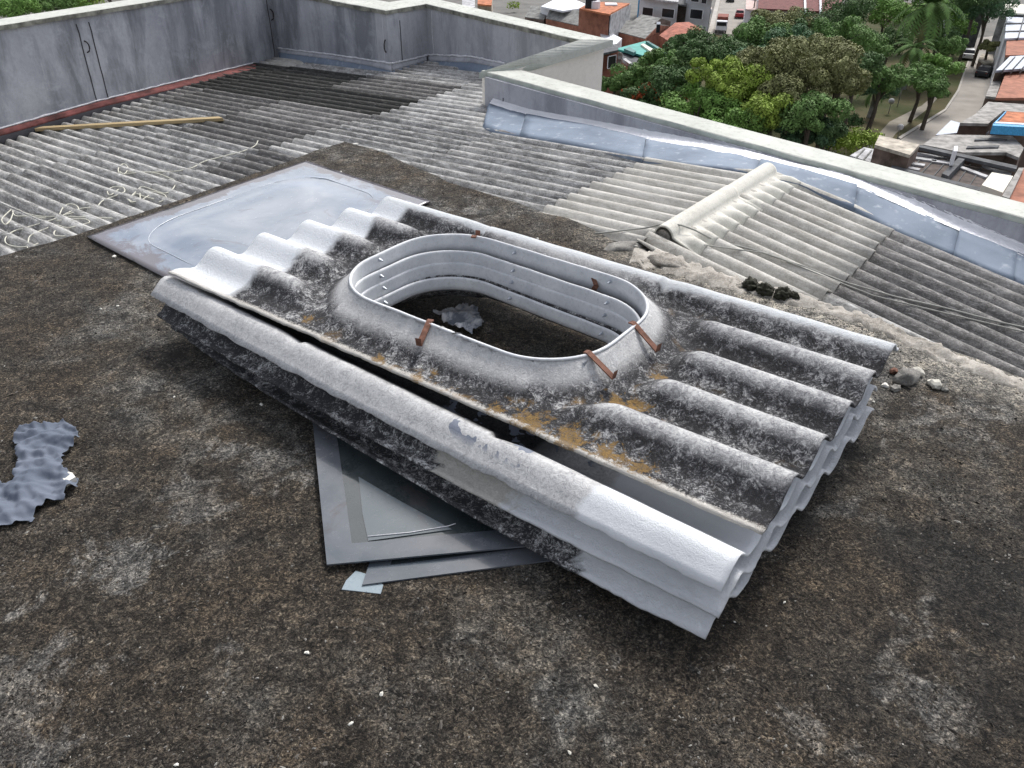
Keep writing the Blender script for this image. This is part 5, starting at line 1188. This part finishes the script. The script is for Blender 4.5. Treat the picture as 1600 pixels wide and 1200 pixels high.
# --- cars
def car(name, px, py, ang, paint, label, cat='car', L=4.2, W=1.7, glassm=M_win, truck=False):
    c = G(px, py, ZG+.03); t = empty(name, c, ang); tag(t, label, cat)
    def loc(vs, fs, nm_, mt, par=t, sm=False):
        me = bpy.data.meshes.new(nm_); me.from_pydata([tuple(v) for v in vs], [], fs); me.materials.append(mt); o = bpy.data.objects.new(nm_, me); C.objects.link(o); o.parent = par; return o
    if truck:
        for (nm_, x0, x1, z0, z1, mt) in (('cargo_box', -2.6, 1.2, .8, 2.6, paint), ('cab', 1.35, 2.9, .6, 2.1, M_wht)):
            mb = MB(); mb.box(x0, x1, -W/2, W/2, z0, z1); o = loc(mb.v, mb.f, nm_, mt); bevel(o, .08, 2)
        mb = MB(); mb.box(2.35, 2.93, -W/2+.12, W/2-.12, 1.35, 1.95); loc(mb.v, mb.f, 'windscreen', glassm); mb = MB(); mb.box(-2.6, 2.8, -.5, .5, .5, .8); loc(mb.v, mb.f, 'chassis', M_iron)
        wx = (-1.7, 2.0)
    else:
        sec = [(-L/2, .35, .75), (-L/2+.12, .3, .98), (-L*.28, .28, 1.0), (L*.2, .28, .98), (L/2-.15, .3, .80), (L/2, .36, .62)]
        vs = []; fs = []
        for (x, z0, z1) in sec:
            k = .92 if abs(x) > L/2-.05 else 1
            vs += [(x, -W/2*k, z0), (x, W/2*k, z0), (x, W/2*k, z1-.12), (x, W/2*k*.93, z1), (x, -W/2*k*.93, z1), (x, -W/2*k, z1-.12)]
        for i in range(len(sec)-1):
            for j in range(6): a = i*6+j; b = i*6+(j+1) % 6; fs.append((a, b, b+6, a+6))
        fs += [tuple(range(6))[::-1], tuple(range(len(vs)-6, len(vs)))]; o = loc(vs, fs, 'body', paint); bevel(o, .05, 2)
        ca = [(-L*.40, 1.0, .90), (-L*.30, 1.42, .78), (L*.06, 1.46, .78), (L*.24, .98, .88)]
        vs = []; 
        for (x, z, k) in ca: vs += [(x, -W/2*k, z), (x, W/2*k, z)]
        lo_ = [(-L*.40, -W/2*.9, .93), (-L*.40, W/2*.9, .93), (L*.24, -W/2*.9, .93), (L*.24, W/2*.9, .93)]
        loc(vs, [(0, 1, 3, 2), (2, 3, 5, 4), (4, 5, 7, 6), (0, 2, 4, 6), (1, 7, 5, 3)], 'windows', glassm)
        loc([(-L*.29, -W/2*.76, 1.44), (-L*.29, W/2*.76, 1.44), (L*.05, W/2*.76, 1.48), (L*.05, -W/2*.76, 1.48)], [(3, 2, 1, 0)], 'roof', paint)
        for sy in (-1, 1):
            mb = MB(); mb.box(L/2-.12, L/2+.01, sy*.62-.16, sy*.62+.16, .58, .72); loc(mb.v, mb.f, 'headlight', M_grl)
            mb = MB(); mb.box(-L/2-.01, -L/2+.1, sy*.66-.12, sy*.66+.12, .68, .86); loc(mb.v, mb.f, 'tail_light', M_red)
        wx = (-L*.31, L*.31)
    for x in wx:
        for sy in (-1, 1):
            mb = MB(); mb.tube([(x, sy*(W/2-.2), .32), (x, sy*(W/2+.01), .32)], .32, 12); w_ = loc(mb.v, mb.f, 'wheel', M_iron); mb = MB(); mb.tube([(x, sy*(W/2+.0), .32), (x, sy*(W/2+.02), .32)], .18, 8); loc(mb.v, mb.f, 'hubcap', M_grl, w_)
    return t
P_red = simple('red_paint', (.28, .025, .03), .35, 0, .05, 1); P_dark = simple('black_paint', (.025, .028, .032), .3, 0, .05, 1); P_white = simple('white_car_paint', (.6, .6, .6), .35, 0, .05, 1); P_maroon = simple('maroon_crate', (.20, .06, .04), .8, 0, .3, 3)
sd_ = (G(1150, 5)-G(1140, 58)); sa = math.atan2(sd_.y, sd_.x)
car('parked_car', 1155, 27, sa, P_red, 'small dark red car driving away up the concrete street')
car('parked_car', 1141, 2, sa, P_dark, 'dark car at the very top of the street')
car('parked_truck', 1126.5, 49, sa+math.pi, P_maroon, 'small truck with reddish brown load bed and white cab on the left of the street', 'truck', truck=True, W=1.9)
sb = math.atan2((G(1545, 112)-G(1528, 122)).y, (G(1545, 112)-G(1528, 122)).x)
car('parked_car', 1537, 119, sb, P_dark, 'black car parked by the houses at the street bend')
car('parked_car', 1511, 91, sb+.3, P_white, 'white car half hidden by the street trees')
# --- poles and lamps
def pole(px, py, h, label, lamp=False, r_=.13, m_=M_gr):
    c = G(px, py); mb = MB(); mb.tube([c, c+Z*h], [r_, r_*.7], 7)
    if lamp:
        t = empty('street_lamp', c); tag(t, label, 'street lamp'); mb.build('post', m_, t); bm = bmesh.new(); bmesh.ops.create_icosphere(bm, subdivisions=2, radius=.35); me = bpy.data.meshes.new('lamp_globe'); bm.to_mesh(me); bm.free(); me.materials.append(M_grl); o = bpy.data.objects.new('lamp_globe', me); C.objects.link(o); o.parent = t; o.location = (0, 0, h+.3)
    else: tag(mb.build('utility_pole', m_), label, 'utility pole')
pole(1104, 56, 10, 'thick concrete utility pole on the left side of the street', False, .16); pole(1172, 50, 10, 'utility pole on the right side of the street', False, .13, M_soot)
pole(1275, 62, 4, 'park lamp with white globe among the olive trees', True, .06); pole(1402, 167, 3, 'white globe lamp on the park lawn near the palm', True, .06); pole(1388, 178, 1.2, 'low white globe lamp on the park lawn', True, .05); pole(1402, 217, 1.0, 'white globe lamp at the kerb near the roofs', True, .05)
# --- trees
def leaf_mat(name, c, var=.45):
    m = NM(name, .75, .25); n = m.noise(1.1, 3, .6); r = m.n('ShaderNodeTexWhiteNoise'); m.l(m.mapv(m.g, (2.2, 2.2, 2.2)), r.inputs[0])
    a = tuple(x*(1-var) for x in c); b = tuple(x*(1+var) for x in c)
    m.col(m.ramp(n, [(.3, a), (.7, b)])); return m.m
LM = dict(dark=leaf_mat('leaves_dark', (0.078, 0.138, 0.048)), mid=leaf_mat('leaves_mid', (0.120, 0.210, 0.060)), lime=leaf_mat('leaves_lime', (0.240, 0.330, 0.054)), olive=leaf_mat('leaves_olive', (0.187, 0.196, 0.083)), blue=leaf_mat('leaves_bluegreen', (0.084, 0.157, 0.078)), fresh=leaf_mat('leaves_fresh', (0.150, 0.270, 0.060)))
M_bark = simple('bark', (.09, .075, .06), .95, 0, .3, 3); M_flower = simple('orange_blossom', (.45, .10, .035), .8, 0, .3, 4)
def tree(px, py, rpx, h, kind, label, flower=False, flat_=.72, nleaf=None, trunk=True, name='tree', seed=None):
    rng = random.Random(seed if seed is not None else int(px*7+py)); rpx *= 1.22 if name == 'tree' else 1; c = at(px, py, ZG+h); R_ = rpx*(c-CAM).length/F
    t = empty(name, (c.x, c.y, ZG)); tag(t, label, 'tree' if name == 'tree' else 'shrub')
    nl = 26; lobes = []
    for k in range(nl):
        a = rng.random()*6.28; q = math.sqrt(rng.random())*.86; lobes.append((Vector((math.cos(a)*q*R_, math.sin(a)*q*R_, (rng.uniform(-.5, .75)*(1-q*.5))*R_*flat_)), R_*rng.uniform(.16, .38)))
    n = nleaf or int(3800+rpx*125); vs = []; fs = []; ls = max(.14, R_*.031)
    for k in range(n):
        lc, lr = rng.choice(lobes); d = Vector((rng.gauss(0, 1), rng.gauss(0, 1), rng.gauss(.35, 1))).normalized(); p = lc+Vector((d.x, d.y, d.z*.8))*lr*rng.uniform(.72, 1.06)
        nn = (d+Vector((rng.gauss(0, .45), rng.gauss(0, .45), rng.gauss(.2, .45)))).normalized(); u = nn.orthogonal().normalized(); u.rotate(Matrix.Rotation(rng.random()*6.28, 3, nn)); v = nn.cross(u); s_ = ls*rng.uniform(.6, 1.3); k0 = len(vs); o_ = Vector((0, 0, h))
        vs += [o_+p-u*s_, o_+p-v*s_*.55, o_+p+u*s_, o_+p+v*s_*.55+nn*s_*.15]; fs.append((k0, k0+1, k0+2, k0+3))
    def loc(vs, fs, nm_, mts, mi=None):
        me = bpy.data.meshes.new(nm_); me.from_pydata([tuple(v) for v in vs], [], fs)
        for m in mts: me.materials.append(m)
        if mi: me.polygons.foreach_set('material_index', mi)
        o = bpy.data.objects.new(nm_, me); C.objects.link(o); o.parent = t; return o
    mi = None; mts = [LM[kind]]
    if flower: mts.append(M_flower); mi = [1 if (vs[f[0]][2] > h+R_*.1 and nz3(vs[f[0]][0]*.8, vs[f[0]][1]*.8, vs[f[0]][2]*.8) > .05) else 0 for f in fs]
    loc(vs, fs, 'crown', mts, mi)
    if trunk:
        mb = MB(); b = Vector((rng.uniform(-.4, .4), rng.uniform(-.4, .4), h-R_*.2)); mb.tube([(0, 0, 0), b*.5+Vector((.15, 0, 0)), b], [.26, .2, .14], 7)
        for k in range(6): lc, lr = lobes[k*2]; mb.tube([b*rng.uniform(.6, .95), b*.6+(lc+Vector((0, 0, h)))*.4, lc+Vector((0, 0, h))], [.11, .07, .03], 5)
        loc(mb.v, mb.f, 'trunk', [M_bark])
    return t
TR = [(1078, 78, 34, 8, 'dark', 'dark green tree below the terracotta roof'), (1110, 86, 40, 9, 'dark', 'broad dark green tree at the lower end of the street'), (1040, 108, 34, 7, 'mid', 'mid green tree just right of the teal roof'), (1062, 132, 34, 7, 'dark', 'dark tree between the orange blossoms and the lime tree'),
 (988, 124, 28, 5, 'mid', 'small mid green tree beside the brick corner house'), (957, 134, 18, 4, 'mid', 'small green tree touching the cream wall'), (1118, 118, 34, 9, 'lime', 'bright lime yellow tree in front of the dark ones'), (1160, 138, 44, 8, 'lime', 'yellowish green wide tree in the middle of the park'),
 (1092, 172, 44, 6, 'fresh', 'fresh green tree right behind the parapet, left one'), (1150, 186, 42, 6, 'fresh', 'fresh green tree right behind the parapet, middle one'), (1205, 176, 34, 7, 'lime', 'lime green tree low in the middle of the park'), (1205, 112, 44, 9, 'olive', 'large olive green tree left of the park centre'),
 (1262, 104, 52, 10, 'olive', 'largest olive brown tree in the park centre'), (1300, 118, 36, 9, 'olive', 'olive brown tree right of the largest one'), (1240, 150, 40, 8, 'olive', 'shaded olive tree above the round dark tree'), (1262, 178, 42, 7, 'mid', 'round layered green tree near the parapet'),
 (1256, 205, 34, 5, 'blue', 'dark bluish tree close to the parapet'), (1292, 205, 26, 5, 'dark', 'dark low tree beside the lime bush'), (1375, 122, 28, 6, 'mid', 'rounded green tree in front of the tall palm'), (1372, 140, 22, 4.5, 'blue', 'bluish green tree under the rounded tree'),
 (1190, 62, 36, 9, 'mid', 'tree at the right side of the street'), (1222, 44, 36, 9, 'olive', 'grey olive tree under the red hall roof'), (1238, 68, 32, 9, 'blue', 'bluish green tree in the upper park'), (1275, 50, 34, 9, 'dark', 'dark tree below the white kiosk'), (1312, 60, 36, 9, 'mid', 'mid green tree in the upper park right of the lamp'),
 (1335, 30, 38, 6, 'dark', 'dark green tree right of the red hall'), (1345, 72, 32, 6, 'mid', 'green tree left of the tall palm'), (1385, 14, 40, 6, 'fresh', 'tall fresh green tree at the top edge'), (1450, -8, 34, 5, 'mid', 'tall tree behind the palm fronds'), (1480, 22, 30, 6, 'fresh', 'green tree at the top of the right street'),
 (1500, 44, 16, 4, 'fresh', 'sunlit green tree over the right street'), (1484, 74, 18, 5, 'mid', 'street tree over the white car'), (1440, 122, 24, 5, 'mid', 'broad street tree at the kerb'), (1470, 104, 20, 5, 'fresh', 'bright street tree beside the carriageway'), (1458, 140, 16, 4.5, 'mid', 'small street tree standing at the path'),
 (1546, 14, 26, 8, 'blue', 'dark bluish tree behind the end of the right street'), (1526, 2, 26, 9, 'dark', 'dark tree at the top edge by the right houses'), (1316, 128, 30, 8, 'olive', 'yellow brown tree between olive trees and palm'), (1340, 100, 26, 8, 'dark', 'shaded dark tree below the tall palm'), (1290, 84, 30, 9, 'olive', 'olive tree top by the park lamp'),
 (1180, 96, 30, 9, 'blue', 'bluish tree between lime and olive trees'), (1150, 84, 26, 8, 'dark', 'dark tree at the foot of the street'), (1015, 122, 22, 5.5, 'mid', 'green tree above the orange blossoms'), (1388, 66, 24, 4, 'dark', 'dark tree filling behind the palm trunk'), (1466, 62, 22, 4, 'dark', 'dark tree right of the palm crown')]
for q in TR: tree(*q)
tree(1005, 152, 26, 4.5, 'dark', 'dark tree with orange blossoms just behind the parapet, left one', True); tree(1046, 156, 26, 4.5, 'dark', 'dark tree with orange blossoms just behind the parapet, right one', True)
tree(1332, 222, 38, 3.0, 'lime', 'bright yellow green bush at the corner of the parapet and path', False, .5, 2600, False, 'bush')
tree(1328, 190, 18, 1.6, 'dark', 'small black green shrub on the lawn behind the lime bush', False, .6, 900, False, 'bush'); tree(803, 9, 10, 1.2, 'lime', 'small clipped green bush by the far houses', False, .7, 500, False, 'bush')
tree(1545, 72, 9, 3.5, 'olive', 'thin small tree on the pavement of the right street')
for k, (x, y) in enumerate(((-10, 8), (22, 14), (50, 4), (82, 6), (112, 2), (140, -4), (10, -16), (70, -18), (120, -22), (170, -14), (-40, -6))):
    tree(x, y, 22, 5, ['mid', 'fresh', 'dark', 'mid', 'fresh', 'lime'][k % 6], ['leftmost treetop behind the left coping', 'second treetop above the left coping', 'dark treetop above the left coping', 'fourth treetop above the left coping', 'fresh green treetop above the left coping', 'yellowish treetop nearest the coping end', 'far treetop in the top left corner', 'far fresh treetop at the top left edge', 'far dark treetop at the top left edge', 'last treetop before the coping leaves the frame', 'treetop at the extreme left edge'][k])
def palm(px, py, h, L, n, label, seed, kind='blue'):
    rng = random.Random(seed); c = G(px, py); t = empty('palm_tree', c); tag(t, label, 'palm tree'); mb = MB(); mb.tube([(0, 0, 0), (.15, .1, h*.5), (0, 0, h)], [.28, .22, .2], 8)
    me = bpy.data.meshes.new('trunk'); me.from_pydata(mb.v, [], mb.f); me.materials.append(M_gr); o = bpy.data.objects.new('trunk', me); C.objects.link(o); o.parent = t
    for k in range(n):
        a = k*2.39996; el = rd(rng.uniform(10, 75)) if k < n*.75 else rd(rng.uniform(-35, 5)); ln = L*rng.uniform(.8, 1.1); vs = []; fs = []; m_ = 14; p = Vector((0, 0, h)); e = el
        side = Vector((-math.sin(a), math.cos(a), 0))
        for i in range(m_+1):
            d = Vector((math.cos(a)*math.cos(e), math.sin(a)*math.cos(e), math.sin(e)))
            if i: 
                for s_ in (-1, 1):
                    wl = L*.17*math.sin(math.pi*min(1, .12+.85*i/m_)); k0 = len(vs); q = p+side*s_*wl+d*wl*.5+Vector((0, 0, -wl*.35)); vs += [tuple(p-d*.16*L/4), tuple(q), tuple(p+d*.16*L/4)]; fs.append((k0, k0+1, k0+2))
            p = p+d*ln/m_; e -= (1.35+.4*rng.random())/m_*1.25
        me = bpy.data.meshes.new('frond'); me.from_pydata(vs, [], fs); me.materials.append(LM['olive' if k > n*.9 else kind]); o = bpy.data.objects.new('frond', me); C.objects.link(o); o.parent = t
palm(1424, 128, 9.6, 6.0, 44, 'tall palm with long drooping fronds in the park', 4, 'mid'); palm(1357, 184, 3.2, 2.6, 16, 'small young palm on the lawn', 9, 'mid'); palm(1412, 140, 5.2, 3.8, 20, 'shorter palm with yellowing fronds beside the tall palm', 6, 'mid')
